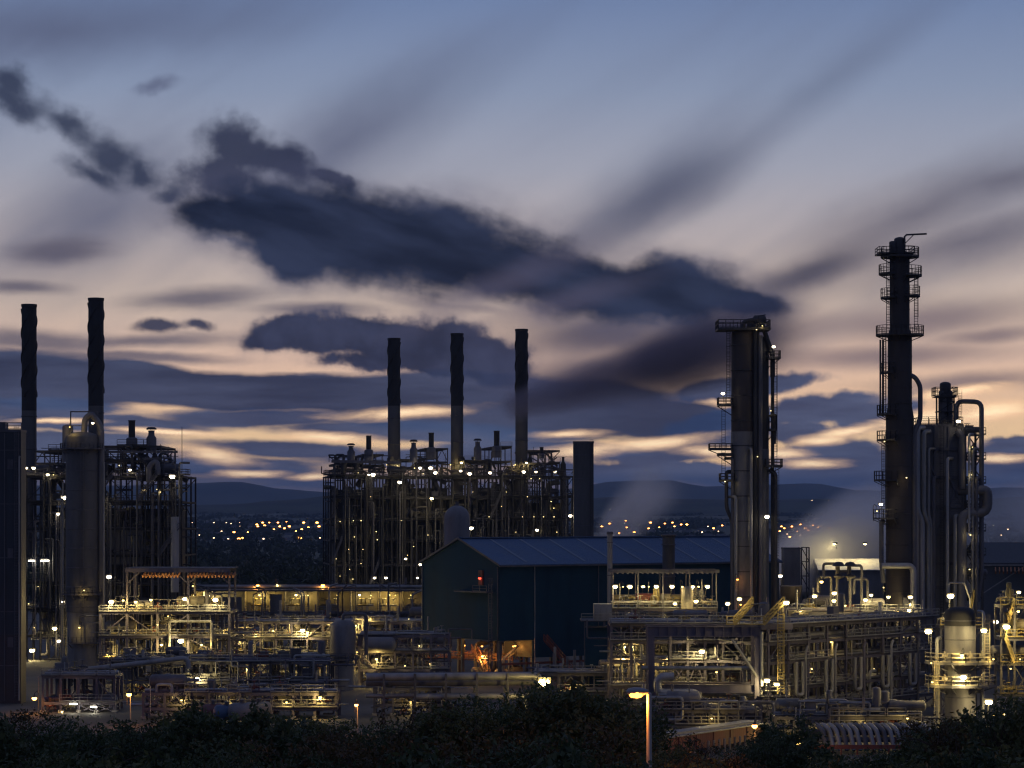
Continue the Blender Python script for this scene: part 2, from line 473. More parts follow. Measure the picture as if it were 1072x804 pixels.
# ------------------------------------------------------------------ camera and render settings
cam = bpy.data.cameras.new('camera'); co = link('camera', cam); SC.camera = co
co.location = (0, 0, EYE); co.rotation_euler = (PI/2, 0, 0)
cam.sensor_width = 36; cam.lens = 36 * K / 1072
cam.shift_y = (HOR - 402) / 1072
cam.clip_start = 0.5; cam.clip_end = 60000
SC.render.engine = 'CYCLES'
cy = SC.cycles
cy.use_denoising = True; cy.denoiser = 'OPENIMAGEDENOISE'
cy.max_bounces = 4; cy.diffuse_bounces = 2; cy.glossy_bounces = 2; cy.transmission_bounces = 2; cy.transparent_max_bounces = 8; cy.volume_bounces = 0
cy.sample_clamp_indirect = 4; cy.use_light_tree = True; cy.use_adaptive_sampling = True; cy.adaptive_threshold = 0.012; cy.adaptive_min_samples = 24
cy.caustics_reflective = False; cy.caustics_refractive = False
cy.filter_width = 1.25
SC.render.film_transparent = False
vs_ = SC.view_settings; vs_.view_transform = 'Standard'; vs_.look = 'None'; vs_.gamma = 1; vs_.exposure = 0; vs_.use_curve_mapping = False
# ------------------------------------------------------------------ palette
STEEL   = paint('structural_steel', (0.085, 0.083, 0.095), 0.62, 0.0, 0.8, 0.4)
STEELB  = paint('violet_grey_beams', (0.088, 0.080, 0.110), 0.6, 0.0, 0.7, 0.35)
DARK    = paint('dark_steel', (0.035, 0.033, 0.034), 0.6, 0.0, 0.8, 0.4)
GALV    = paint('galvanised_steel', (0.24, 0.24, 0.235), 0.48, 0.35, 1.2, 0.3, 0.1)
CLAD    = paint('aluminium_lagging', (0.30, 0.30, 0.30), 0.46, 0.35, 0.8, 0.3, 0.22, seams=('Z', 0.42))
COLSHEL = paint('column_lagging', (0.15, 0.148, 0.15), 0.55, 0.2, 0.8, 0.35, 0.22, seams=('Z', 0.42))
CLADX   = paint('lagged_pipe', (0.24, 0.235, 0.23), 0.48, 0.35, 0.5, 0.35, 0.2)
YELLOW  = paint('safety_yellow', (0.20, 0.155, 0.055), 0.6, 0.0, 1.0, 0.3, 0.05)
CREAM   = paint('cream_panel', (0.24, 0.215, 0.16), 0.7, 0.0, 0.5, 0.3, 0.1)
RUST    = paint('rusty_brown_shell', (0.040, 0.031, 0.028), 0.72, 0.0, 0.35, 0.45, 0.2)
RED     = paint('red_primer', (0.16, 0.045, 0.03), 0.6, 0.0, 0.8, 0.35)
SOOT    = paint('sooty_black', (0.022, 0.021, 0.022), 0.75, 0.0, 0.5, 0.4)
STACKG  = paint('weathered_stack_grey', (0.085, 0.082, 0.082), 0.7, 0.0, 0.25, 0.45, 0.15)
VESSEL  = paint('grey_vessel', (0.15, 0.145, 0.15), 0.58, 0.1, 0.3, 0.4, 0.12)
CASING  = paint('furnace_casing', (0.12, 0.118, 0.12), 0.62, 0.1, 0.4, 0.4, 0.2, seams=('X', 0.5))
DUSTY   = paint('dusty_lagging', (0.13, 0.125, 0.115), 0.6, 0.15, 0.5, 0.4, 0.15)
FCASE   = paint('sooty_furnace_casing', (0.035, 0.033, 0.034), 0.75, 0.0, 0.4, 0.4, 0.2, seams=('X', 0.5))
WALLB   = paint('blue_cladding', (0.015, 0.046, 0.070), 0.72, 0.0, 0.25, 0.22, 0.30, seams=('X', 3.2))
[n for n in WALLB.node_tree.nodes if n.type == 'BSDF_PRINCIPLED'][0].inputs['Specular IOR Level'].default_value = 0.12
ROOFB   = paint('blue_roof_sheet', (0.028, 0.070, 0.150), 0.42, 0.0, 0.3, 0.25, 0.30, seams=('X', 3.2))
GRP     = paint('pale_roof_light', (0.13, 0.16, 0.20), 0.4, 0.0, 0.5, 0.2)
WHITE   = paint('white_paint', (0.62, 0.62, 0.60), 0.5, 0.0, 1.0, 0.2, 0.05)
CONC    = paint('concrete', (0.22, 0.21, 0.195), 0.85, 0.0, 0.6, 0.3, 0.25)
ORANGE_LIT  = paint('orange_lamplight_slats', (0.26, 0.10, 0.035), 0.6, 0.0, 1.0, 0.3, 0.05)  # orange lamplight on gantry louvre, under-floor stair and rails put into the colour

# ------------------------------------------------------------------ ground, hills, distant land
def lerp(a, b, t): return a + (b - a) * t
def sst(x, a, b):
    t = max(0.0, min(1.0, (x - a) / (b - a))); return t*t*(3-2*t)
GP = [(-400, 24), (-60, 27.5), (0, 28.3), (30, 25.8), (60, 21.5), (85, 19.0), (110, 16.6), (150, 10.5), (200, 3.5), (250, 0.0), (280, 0), (760, 0), (900, -3), (1500, -7), (2600, -4), (3300, 2), (4200, 10), (5200, 20), (7000, 36), (40000, 36)]
def ground_z(Y):
    for (a, za), (b, zb) in zip(GP, GP[1:]):
        if Y <= b: return lerp(za, zb, sst(Y, a, b) if b < 300 else (Y - a)/(b - a))
    return GP[-1][1]

def ground_mat():
    m, nt = new_mat('ground_cover'); N = nt.nodes.new; L = nt.links.new
    out = N('ShaderNodeOutputMaterial'); b = N('ShaderNodeBsdfPrincipled'); tc = N('ShaderNodeTexCoord')
    n1 = N('ShaderNodeTexNoise'); n1.inputs['Scale'].default_value = 0.06; n1.inputs['Detail'].default_value = 8; L(tc.outputs['Object'], n1.inputs[0])
    n2 = N('ShaderNodeTexVoronoi'); n2.inputs['Scale'].default_value = 0.0035; L(tc.outputs['Object'], n2.inputs['Vector'])
    r1 = N('ShaderNodeValToRGB'); e = r1.color_ramp.elements
    e[0].position = 0.35; e[0].color = (0.035, 0.034, 0.030, 1); e[1].position = 0.7; e[1].color = (0.10, 0.095, 0.085, 1); L(n1.outputs[0], r1.inputs[0])
    r2 = N('ShaderNodeValToRGB'); e = r2.color_ramp.elements            # fields of different crops
    e[0].position = 0.2; e[0].color = (0.016, 0.025, 0.011, 1); e[1].position = 0.85; e[1].color = (0.050, 0.060, 0.026, 1); L(n2.outputs['Color'], r2.inputs[0])
    sx = N('ShaderNodeSeparateXYZ'); L(tc.outputs['Object'], sx.inputs[0])
    f1 = N('ShaderNodeMapRange'); f1.inputs[1].default_value = 720; f1.inputs[2].default_value = 800; L(sx.outputs[1], f1.inputs[0])
    f0 = N('ShaderNodeMapRange'); f0.inputs[1].default_value = 240; f0.inputs[2].default_value = 262; L(sx.outputs[1], f0.inputs[0])
    mx0 = N('ShaderNodeMix'); mx0.data_type = 'RGBA'; L(f0.outputs[0], mx0.inputs[0]); mx0.inputs[6].default_value = (0.024, 0.033, 0.015, 1); L(r1.outputs[0], mx0.inputs[7])
    mx = N('ShaderNodeMix'); mx.data_type = 'RGBA'; L(f1.outputs[0], mx.inputs[0]); L(mx0.outputs[2], mx.inputs[6]); L(r2.outputs[0], mx.inputs[7])
    L(mx.outputs[2], b.inputs['Base Color']); b.inputs['Roughness'].default_value = 0.9
    bp = N('ShaderNodeBump'); bp.inputs['Strength'].default_value = 0.4; bp.inputs['Distance'].default_value = 0.3; L(n1.outputs[0], bp.inputs['Height']); L(bp.outputs[0], b.inputs['Normal'])
    L(b.outputs[0], out.inputs[0]); return m

rg = random.Random(5)
m = MB()
rows = [-400, -60, -20, 0] + list(range(10, 300, 10)) + list(range(300, 800, 50)) + [900, 1100, 1400, 1800, 2300, 2900, 3600, 4400, 5400, 7000, 10000, 16000, 26000, 40000]
cols = [k / 20 for k in range(-20, 21)]
vs, fs = [], []
for j, Y in enumerate(rows):
    half = 150 + 0.9 * max(0, Y)
    for c in cols:
        X = c * half
        dz = 0.0
        if 10 < Y < 240: dz = 0.5 * math.sin(X*0.11 + Y*0.05) + 0.35*math.sin(X*0.23 - Y*0.13)
        if Y > 1100: dz = 0.0015 * Y * math.sin(X*0.0021 + Y*0.0013)
        vs.append((X, Y, ground_z(Y) + dz))
n = len(cols)
for j in range(len(rows)-1):
    for i in range(n-1): fs.append((j*n+i, j*n+i+1, (j+1)*n+i+1, (j+1)*n+i))
m.add(vs, fs, True)
struct('ground', m, ground_mat())

def hill_mat(name, c1, c2, sc):
    m, nt = new_mat(name); N = nt.nodes.new; L = nt.links.new
    out = N('ShaderNodeOutputMaterial'); b = N('ShaderNodeBsdfPrincipled'); tc = N('ShaderNodeTexCoord')
    n1 = N('ShaderNodeTexNoise'); n1.inputs['Scale'].default_value = sc; n1.inputs['Detail'].default_value = 7; L(tc.outputs['Object'], n1.inputs[0])
    r1 = N('ShaderNodeValToRGB'); e = r1.color_ramp.elements
    e[0].position = 0.42; e[0].color = (*c1, 1); e[1].position = 0.58; e[1].color = (*c2, 1); L(n1.outputs[0], r1.inputs[0])
    L(r1.outputs[0], b.inputs['Base Color']); b.inputs['Roughness'].default_value = 0.95; b.inputs['Specular IOR Level'].default_value = 0.1
    L(b.outputs[0], out.inputs[0]); return m

def ridge(name, Y, prof, depth, mat, rough, seed):
    """a range of hills whose crest passes through prof = [(px, py)...] seen from the plant"""
    rr = random.Random(seed)
    ph = [(rr.uniform(0, 6.28), rr.uniform(0.6, 1.4)) for _ in range(9)]
    def crest(px):
        for (a, ya), (b, yb) in zip(prof, prof[1:]):
            if px <= b: return lerp(ya, yb, sst(px, a, b))
        return prof[-1][1]
    steps = 150; lay = 9
    vs, fs = [], []
    for i in range(steps + 1):
        px = lerp(prof[0][0], prof[-1][0], i / steps)
        top = at(px, crest(px), Y)
        w = sum(math.sin(px * 0.03 * (1.7 ** k) * q + p) / (1.5 ** k) for k, (p, q) in enumerate(ph))
        zt = top.z + rough * w
        base = ground_z(Y) - 10
        for j in range(lay):
            t = j / (lay - 1)
            yy = Y - depth * (1 - t)
            s = sst(t, 0, 1) * 0.75 + t * 0.25
            bump = rough * 1.4 * math.sin(px*0.09 + j*1.3 + seed) * math.sin(t*PI)
            vs.append((top.x * yy / Y, yy, lerp(base, zt, s) + bump))
        vs.append((top.x, Y + depth * 0.5, base))
    n = lay + 1
    for i in range(steps):
        for j in range(n - 1): fs.append((i*n+j, (i+1)*n+j, (i+1)*n+j+1, i*n+j+1))
    mb = MB(); mb.add(vs, fs, True)
    return struct(name, mb, mat)

FARHILL = hill_mat('moorland', (0.030, 0.034, 0.022), (0.060, 0.058, 0.036), 0.0012)
NEARHILL = hill_mat('wooded_slopes', (0.012, 0.018, 0.009), (0.040, 0.048, 0.022), 0.004)
ridge('far_hills', 13000, [(-700, 522), (-300, 512), (60, 508), (200, 507), (250, 504), (300, 512), (340, 515), (480, 518), (580, 513), (650, 504), (700, 502), (740, 509), (800, 508), (850, 506), (900, 513), (980, 514), (1070, 510), (1400, 506), (1900, 518)], 2600, FARHILL, 3.0, 3)
ridge('hills', 7600, [(-600, 530), (0, 531), (150, 533), (220, 528), (300, 524), (350, 519), (480, 520), (600, 522), (680, 520), (760, 524), (860, 522), (950, 525), (1072, 521), (1700, 528)], 1600, NEARHILL, 1.6, 8)

# ------------------------------------------------------------------ far woodland: one mass of small leafy crowns
def leafy(mb, c, rx, rz, n, size, rr, squash=1.0):
    """leaf clumps through the volume of a crown"""
    cx, cy, cz = c
    vs, fs = [], []
    lobes = [(rr.uniform(-.5, .5)*rx, rr.uniform(-.5, .5)*rx, rr.uniform(-.35, .5)*rz, rr.uniform(.45, .75)) for _ in range(5)]
    for i in range(n):
        lx, ly, lz, ls = rr.choice(lobes)
        th = rr.uniform(0, 2*PI); u = rr.uniform(-1, 1); q = math.sqrt(1 - u*u); rad = ls * rr.uniform(0.55, 1.05)
        p = Vector((cx + lx + rx*rad*q*math.cos(th), cy + ly + rx*rad*q*math.sin(th)*squash, cz + lz + rz*rad*u))
        a = Vector((rr.gauss(0,1), rr.gauss(0,1), rr.gauss(0,1))).normalized()
        b = a.cross(Vector((rr.gauss(0,1), rr.gauss(0,1), rr.gauss(0,1)))).normalized()
        s = size * rr.uniform(0.6, 1.4)
        k = len(vs)
        vs += [p - a*s, p - b*s*0.5, p + a*s, p + b*s*0.5]
        fs.append((k, k+1, k+2, k+3))
    mb.add(vs, fs)

def leaf_mat(name, c1, c2, c3):
    m, nt = new_mat(name); N = nt.nodes.new; L = nt.links.new
    out = N('ShaderNodeOutputMaterial'); b = N('ShaderNodeBsdfPrincipled'); g = N('ShaderNodeNewGeometry')
    r1 = N('ShaderNodeValToRGB'); e = r1.color_ramp.elements
    e[0].position = 0; e[0].color = (*c1, 1); e[1].position = 1; e[1].color = (*c3, 1); k = e.new(0.55); k.color = (*c2, 1)
    L(g.outputs['Random Per Island'], r1.inputs[0]); L(r1.outputs[0], b.inputs['Base Color']); b.inputs['Roughness'].default_value = 0.6
    t = N('ShaderNodeBsdfTranslucent'); L(r1.outputs[0], t.inputs[0]); mx = N('ShaderNodeMixShader'); mx.inputs[0].default_value = 0.4
    L(b.outputs[0], mx.inputs[1]); L(t.outputs[0], mx.inputs[2]); L(mx.outputs[0], out.inputs[0]); return m
LEAFFAR = leaf_mat('far_leaves', (0.010, 0.016, 0.008), (0.022, 0.032, 0.014), (0.040, 0.050, 0.020))
LEAF = leaf_mat('green_leaves', (0.045, 0.058, 0.022), (0.085, 0.104, 0.038), (0.135, 0.150, 0.058))
LEAFD = leaf_mat('dark_leaves', (0.026, 0.046, 0.020), (0.052, 0.080, 0.034), (0.085, 0.11, 0.048))
LEAFR = leaf_mat('brown_green_leaves', (0.035, 0.030, 0.012), (0.065, 0.050, 0.020), (0.095, 0.070, 0.028))
BARK = paint('bark', (0.05, 0.04, 0.03), 0.9, 0, 3.0, 0.4)

rr = random.Random(11)
wood = MB()
for i in range(2300):
    Y = 820 * (3.4 ** rr.random()); px = rr.uniform(-40, 1110)
    p = at(px, 0, Y); h = rr.uniform(7, 14)
    leafy(wood, (p.x, Y, ground_z(Y) + h*0.5), h*0.45, h*0.55, 46 if Y < 1500 else 30, 0.9 + Y*0.0007, rr)
o = link('far_woodland', wood.mesh('far_woodland', LEAFFAR)); tag(o, 'dark mass of woodland on the low ground beyond the plant', 'woodland', kind='stuff')
hedge = MB()
for i in range(420):
    Y = rr.uniform(2900, 6600); px = rr.uniform(-60, 1130); p = at(px, 0, Y); h = rr.uniform(4, 9)
    w = rr.uniform(10, 60)
    for k in range(3): leafy(hedge, (p.x + (k-1)*w*0.6, Y, ground_z(Y) + 4), w*0.5, h*0.6, 26, 4.0, rr, 0.3)
o = link('far_hedges', hedge.mesh('far_hedges', LEAFFAR)); tag(o, 'dark hedges and copses between the fields below the hills', 'hedge', kind='stuff')

# ------------------------------------------------------------------ the far town: street lamps and a few houses
SODIUM = glow('sodium_far', (1.0, 0.34, 0.06), 22.0)
WARMW = glow('warm_white_far', (1.0, 0.62, 0.34), 9.0)
LAMPGREY = paint('lamp_column_grey', (0.2, 0.2, 0.2), 0.6)
_fl = {}
def far_lamp(px, py, Y, mat, size, label, group):
    lo, hi = 1700.0, 6800.0                     # stand the column where the ground is 9 m below its lantern
    for _ in range(40):
        Y = (lo + hi) / 2
        if ground_z(Y) + 9 < at(px, py, Y).z: lo = Y
        else: hi = Y
    p = at(px, py, Y)
    key = (mat.name, size)
    if key not in _fl:
        a = MB().cyl((0, 0, -8), (0, 0, 0), 0.12, n=6); a.bar((0, 0, 0), (0, -1.0, 0.25), 0.2)
        b = MB().lathe([(size*0.1, -size*0.45), (size*0.8, -size*0.4), (size, 0), (size*0.7, size*0.4), (size*0.1, size*0.5)], (0, -1.0, -0.1), 8)
        _fl[key] = (a.mesh('pole', LAMPGREY), b.mesh('lantern', mat))
    e = link('street_lamp', None); e.location = p; tag(e, label, 'street lamp', group)
    gz = ground_z(Y)
    pl = link('pole', _fl[key][0], e); pl.scale.z = max(0.6, (p.z - gz) / 8.0)
    link('lantern', _fl[key][1], e)
rr = random.Random(21)
SL = [(269,549,1),(275,547,1),(277,550,1),(282,547,.7),(291,547,.9),(293,551,.9),(298,553,.9),(303,551,1),(318,547,1.2),(316,554,.8),(323,552,.8),(332,547,1.3),(334,551,1),(245,557,.9),(260,557,.8),(270,551,.8),(314,563,1.1),
      (254,563,.8),(259,563,.9),(250,564,1),(287,554,.6),(310,556,.6),(300,546,.6)]
SLW = [(201,547),(224,547),(237,547),(242,548),(251,547),(251,551),(193,563),(198,563),(201,563),(224,563),(239,564),(276,564),(335,563),(209,560),(232,556),(308,562)]
SR = [(638,548,1.2),(655,545,1.2),(656,552,1),(681,547,1.2),(679,553,.8),(696,548,.8),(704,547,.9),(706,551,.8),(713,549,.9),(719,549,1.1),(664,557,.8),(648,558,.7),(690,552,.6),(747,553,.9),(756,550,.8),(816,556,.8),(821,553,.8),(829,551,.9),(834,556,.8),(843,553,1),(846,555,.8),(856,552,.8),(862,566,.7),(908,552,.9),(905,557,.9),(818,551,.8),(838,549,.8),(851,550,.9),(868,553,.8),(880,550,.8),(893,555,.8),(911,560,.7),(827,562,.8),(630,551,1)]
SRW = [(850,524),(863,531),(867,524),(813,548),(826,562),(838,560),(870,556),(741,551),(752,556),(1040,550),(1055,554),(1048,560),(735,557),(824,559)]
for px, py, s in SL: far_lamp(px, py, rr.uniform(3300, 4600), SODIUM, round(1.85*s, 1), 'tiny orange street lamp of the distant town left of the middle furnace block', 'street lamps of the town on the left')
for px, py in SLW: far_lamp(px, py, rr.uniform(3300, 4600), WARMW, rr.choice((0.8, 1.0)), 'tiny pale lamp among the orange lights of the town on the left', 'pale lamps of the town on the left')
for px, py, s in SR: far_lamp(px, py, rr.uniform(3300, 4600), SODIUM, round(1.8*s, 1), 'tiny orange street lamp of the distant town behind the blue building', 'street lamps of the town on the right')
for px, py in SRW: far_lamp(px, py, rr.uniform(4000, 6000), WARMW, rr.choice((0.7, 1.0)), 'tiny pale lamp on the hillside beyond the blue building', 'pale lamps of the town on the right')
HW = paint('house_render', (0.35, 0.34, 0.32), 0.9); HR = paint('slate_roof', (0.06, 0.06, 0.07), 0.8)
hw = MB().box(-6, 6, -4, 4, 0, 5.5)
hr_ = MB(); hr_.add([(-6.4,-4.5,5.52),(6.4,-4.5,5.52),(6.4,4.5,5.52),(-6.4,4.5,5.52),(-6.4,0,8.6),(6.4,0,8.6)], [(0,1,5,4),(3,4,5,2),(0,4,3),(1,2,5),(0,3,2,1)])
hwm = hw.mesh('wall', HW); hrm = hr_.mesh('roof', HR)
for i in range(60):
    px = rr.choice((rr.uniform(192, 342), rr.uniform(622, 760), rr.uniform(815, 915))); Y = rr.uniform(2700, 4400)
    p = at(px, 0, Y)
    e = link('house', None); e.location = (p.x, Y, ground_z(Y) - 0.5); e.rotation_euler.z = rr.uniform(-.8, .8)
    tag(e, 'tiny pale house in the distant town below the hills', 'house', 'houses of the distant town')
    link('wall', hwm, e); link('roof', hrm, e)

# ------------------------------------------------------------------ air
hz = MB().box(-9000, 9000, -250, 16500, -12, 330)
m, nt = new_mat('evening_haze'); out = nt.nodes.new('ShaderNodeOutputMaterial'); pv = nt.nodes.new('ShaderNodeVolumePrincipled')
pv.inputs['Color'].default_value = (0.52, 0.70, 1.0, 1); pv.inputs['Density'].default_value = 0.000045; pv.inputs['Anisotropy'].default_value = 0.0
nt.links.new(pv.outputs[0], out.inputs['Volume'])
o = link('haze', hz.mesh('haze', m)); tag(o, 'blue evening haze that fades the far hills', 'haze', kind='stuff')
# ------------------------------------------------------------------ lamps
def lamp_kind(name, col, strength, watts, size, style):
    g = glow(name + '_lens', col, strength)
    h = MB()
    if style == 'flood':          # box floodlight on a short bracket, tilted down
        h.box(-size*1.2, size*1.2, 0.0, size*1.2, -size*0.2, size*0.9); h.bar((0, size*0.6, -0.1), (0, 0.9, -1.5), 0.09)
        lens = MB().lathe([(size*0.1, -size*0.75), (size*0.75, -size*0.6), (size, 0), (size*0.8, size*0.35), (size*0.1, size*0.4)], (0, -size*0.45, size*0.05), 10)
    elif style == 'tube':         # fluorescent batten under a hood
        h.box(-size*3.4, size*3.4, -0.1, 0.5, 0.2, 0.45); h.bar((0, 0.4, 0.3), (0, 0.9, -1.5), 0.08)
        lens = MB().cyl((-size*3.2, 0, 0), (size*3.2, 0, 0), size*0.55, n=8)
    else:                         # well-glass bulkhead on a swan neck
        h.tube([(0, 0.9, -1.5), (0, 0.9, 0.7), (0, 0.55, 0.95), (0, 0, 0.7), (0, 0, 0.35)], 0.05, 6)
        h.lathe([(size*0.25, size*1.2), (size*0.9, size*0.6), (size*1.15, size*0.4), (size*0.2, size*0.39)], (0, 0, 0), 10)
        lens = MB().lathe([(size*0.1, -size*0.85), (size*0.7, -size*0.6), (size, -size*0.05), (size*0.8, size*0.37), (size*0.1, size*0.38)], (0, 0, 0), 10)
    L = bpy.data.lights.new(name, 'POINT'); L.energy = watts; L.color = col; L.shadow_soft_size = 0.12
    return h.mesh('lamp', DARK), lens.mesh('lens', g), L, size
WHT = (1.0, 0.84, 0.56); YEL = (1.0, 0.68, 0.19); ORA = (1.0, 0.38, 0.07); WYE = (1.0, 0.77, 0.32)
LK = {
    'w':  lamp_kind('white_lamp', WHT, 14, 38, 0.32, 'flood'),
    'W':  lamp_kind('bright_white_lamp', WHT, 26, 75, 0.44, 'flood'),
    'y':  lamp_kind('yellow_lamp', YEL, 10, 560, 0.25, 'well'),
    'Y':  lamp_kind('bright_yellow_lamp', WYE, 34, 1150, 0.42, 'flood'),
    's':  lamp_kind('small_lamp', YEL, 6, 190, 0.15, 'well'),
    'b':  lamp_kind('bay_lamp', WYE, 4, 30, 0.11, 'well'),
    'o':  lamp_kind('orange_lamp', ORA, 16, 420, 0.36, 'well'),
    't':  lamp_kind('tube_lamp', (1.0, 0.92, 0.7), 12, 160, 0.22, 'tube'),
    'S':  lamp_kind('yard_floodlight', (1.0, 0.74, 0.22), 90, 1500, 0.60, 'flood'),
    'p':  lamp_kind('under_floor_lamp', ORA, 6, 170, 0.18, 'well'),
    'q':  lamp_kind('dim_orange_lamp', ORA, 6, 60, 0.2, 'well'),
    'r':  lamp_kind('red_beacon', (1.0, 0.08, 0.04), 3, 4, 0.25, 'well'),
    'd':  lamp_kind('deck_lamp', WYE, 16, 270, 0.34, 'flood'),
}
N_LAMPS = 0
LR = random.Random(2)
def add_lamp(T, kind, local, light=True, yaw=0.0):
    """a lamp fixture (part) with its lens (sub-part) and the light it gives"""
    global N_LAMPS
    N_LAMPS += 1
    h, g, L, size = LK[kind]
    o = link('lamp', h, T.root); o.location = local; o.rotation_euler.z = yaw - T.rot + LR.uniform(-.5, .5); o.scale = (LR.uniform(.72, 1.25),)*3
    link('lens', g, o)
    if light:
        lo = link('lamp_light', L, o); lo.location = (0, -size*1.7, -size*0.9)
    return o
def lamps(T, lst, Y):
    for e in lst:
        px, py, k = e[:3]; y = e[3] if len(e) > 3 else Y
        if k == 'b' and LR.random() < 0.35: continue
        add_lamp(T, k, T.loc_of(px, py, y))
def hidden_light(T, local, col, watts, size=0.15):
    pass

# ------------------------------------------------------------------ process structures
def platform(T, c, r, z, ro, a0, a1, mat=None, rail_h=1.1, deep=True):
    """a bracketed walkway round a column, from angle a0 to a1 (degrees; -90 faces the camera)"""
    mat = mat or DARK
    m = T.part('platform', mat)
    cx, cy = c; n = max(6, int(abs(a1-a0)/12))
    vs = []; fs = []
    for i in range(n+1):
        a = R(a0 + (a1-a0)*i/n); ca, sa = math.cos(a), math.sin(a)
        for rad in (r, ro):
            for zz in (z-0.12, z): vs.append((cx+rad*ca, cy+rad*sa, zz))
    for i in range(n):
        o, p = i*4, (i+1)*4
        fs += [(o+1, o+3, p+3, p+1), (o, p, p+2, o+2), (o+2, p+2, p+3, o+3), (o+1, p+1, p, o)]
    fs += [(0, 2, 3, 1), (n*4, n*4+1, n*4+3, n*4+2)]
    m.add(vs, fs)
    k = max(2, int(abs(a1-a0)/40))
    for i in range(k+1):
        a = R(a0 + (a1-a0)*i/k); ca, sa = math.cos(a), math.sin(a)
        m.bar((cx+ro*ca, cy+ro*sa, z-0.16), (cx+r*ca, cy+r*sa, z-1.1), 0.12)
    full = abs(a1-a0) >= 359
    pts = [(cx+ro*0.985*math.cos(R(a0+(a1-a0)*i/n)), cy+ro*0.985*math.sin(R(a0+(a1-a0)*i/n)), z) for i in range(n+1)]
    if not full:
        a = R(a0); b = R(a1)
        pts = [(cx+r*math.cos(a), cy+r*math.sin(a), z)] + pts + [(cx+r*math.cos(b), cy+r*math.sin(b), z)]
    T.part('railing', mat).rail(pts, rail_h, 0.04, 1.5)

def deck(T, x0, x1, y0, y1, z, mat=None, sides='fblr', rail_mat=None):
    mat = mat or DARK; rail_mat = rail_mat or mat
    T.part('deck', mat).box(x0, x1, y0, y1, z-0.1, z)
    e = 0.06
    runs = {'f': [(x0+e, y0+e, z), (x1-e, y0+e, z)], 'b': [(x0+e, y1-e, z), (x1-e, y1-e, z)], 'l': [(x0+e, y0+e, z), (x0+e, y1-e, z)], 'r': [(x1-e, y0+e, z), (x1-e, y1-e, z)]}
    for s in sides: T.part('railing', rail_mat).rail(runs[s], 1.1, 0.045, 2.0)

def frame(T, xs, ys, zs, rr, colm, beamm, cw=0.34, brace=0.35, decks=0.6, railm=None, skip_top=0.0, ibeams=False, rails=True, deckm=None, z0=0.0):
    """columns, beams, braces, gratings and handrails of an open steel structure"""
    railm = railm or beamm; deckm = deckm or DARK
    top = {}
    for i, x in enumerate(xs):
        for j, y in enumerate(ys):
            z1 = zs[-1] if rr.random() > skip_top else zs[-2]
            top[(i, j)] = z1
            c = T.part('column', colm)
            (c.ibeam if ibeams else c.bar)((x, y, z0), (x, y, z1), cw, cw)
            T.part('base_plate', CONC).box(x-cw, x+cw, y-cw, y+cw, 0, 0.35) if j == 0 and z0 == 0 else None
    for z in zs:
        for j, y in enumerate(ys):
            b = T.part('beam', beamm)
            (b.ibeam if ibeams else b.bar)((xs[0]-0.1, y, z-0.25), (xs[-1]+0.1, y, z-0.25), cw*0.8, 0.44)
        for i, x in enumerate(xs):
            T.part('cross_beam', beamm).bar((x, ys[0], z-0.24), (x, ys[-1], z-0.24), cw*0.7, 0.38)
    for k in range(len(zs)):
        za = z0 if k == 0 else zs[k-1]; z1 = zs[k] - 0.5
        for i in range(len(xs)-1):
            for y in (ys[0], ys[-1]):
                if rr.random() < brace:
                    b = T.part('brace', beamm); t = rr.random()
                    if t < 0.35: b.bar((xs[i], y, za), (xs[i+1], y, z1), 0.16); b.bar((xs[i+1], y+0.02, za), (xs[i], y+0.02, z1), 0.16)
                    elif t < 0.6: b.bar((xs[i], y, za), (xs[i+1], y, z1), 0.18)
                    elif t < 0.8: b.bar((xs[i+1], y, za), (xs[i], y, z1), 0.18)
                    else:
                        mx = (xs[i]+xs[i+1])/2; b.bar((xs[i], y, za), (mx, y, z1), 0.16); b.bar((xs[i+1], y, za), (mx, y, z1), 0.16)
    for z in zs:
        i = 0
        while i < len(xs)-1:
            if rr.random() < decks:
                w = rr.choice((1, 1, 2, 3)); e = min(len(xs)-1, i+w)
                y1 = ys[-1] if rr.random() < 0.6 else ys[min(1, len(ys)-1)]
                T.part('deck', deckm).box(xs[i]-0.2, xs[e]+0.2, ys[0]-0.5, y1+0.3, z-0.01, z+0.06)
                if rails: T.part('railing', railm).rail([(xs[i]-0.15, ys[0]-0.44, z+0.06), (xs[e]+0.15, ys[0]-0.44, z+0.06)], 1.1, 0.045, 2.0)
                i = e
            else: i += 1

def pipe_runs(T, x0, x1, ys, z, n, rr, mats, rmin=0.08, rmax=0.28, drop=0.5):
    """a layer of parallel pipes, some leaving the rack by an elbow"""
    y = ys[0] + 0.3
    for k in range(n):
        r = rmin + (rmax-rmin) * rr.random()**2
        y += r + rr.uniform(0.08, 0.5)
        if y > ys[1]: break
        a, b = x0, x1
        if rr.random() < 0.5: a = rr.uniform(x0, lerp(x0, x1, 0.35))
        if rr.random() < 0.5: b = rr.uniform(lerp(x0, x1, 0.6), x1)
        pts = [(a, y, z+r), (b, y, z+r)]
        if a != x0 and rr.random() < drop: pts.insert(0, (a, y, z + r + rr.choice((-1, 1))*rr.uniform(1.5, 4)))
        if b != x1 and rr.random() < drop: pts.append((b, y, z + r + rr.choice((-1, 1))*rr.uniform(1.5, 4)))
        p = T.part('pipe', rr.choice(mats)); p.pipe(pts, r, 7)
        if r > 0.14:
            for q in range(rr.randint(1, 4)):
                xx = rr.uniform(a, b); p.cyl((xx, y, z+r), (xx+0.12, y, z+r), r*1.45, n=8)
        y += r
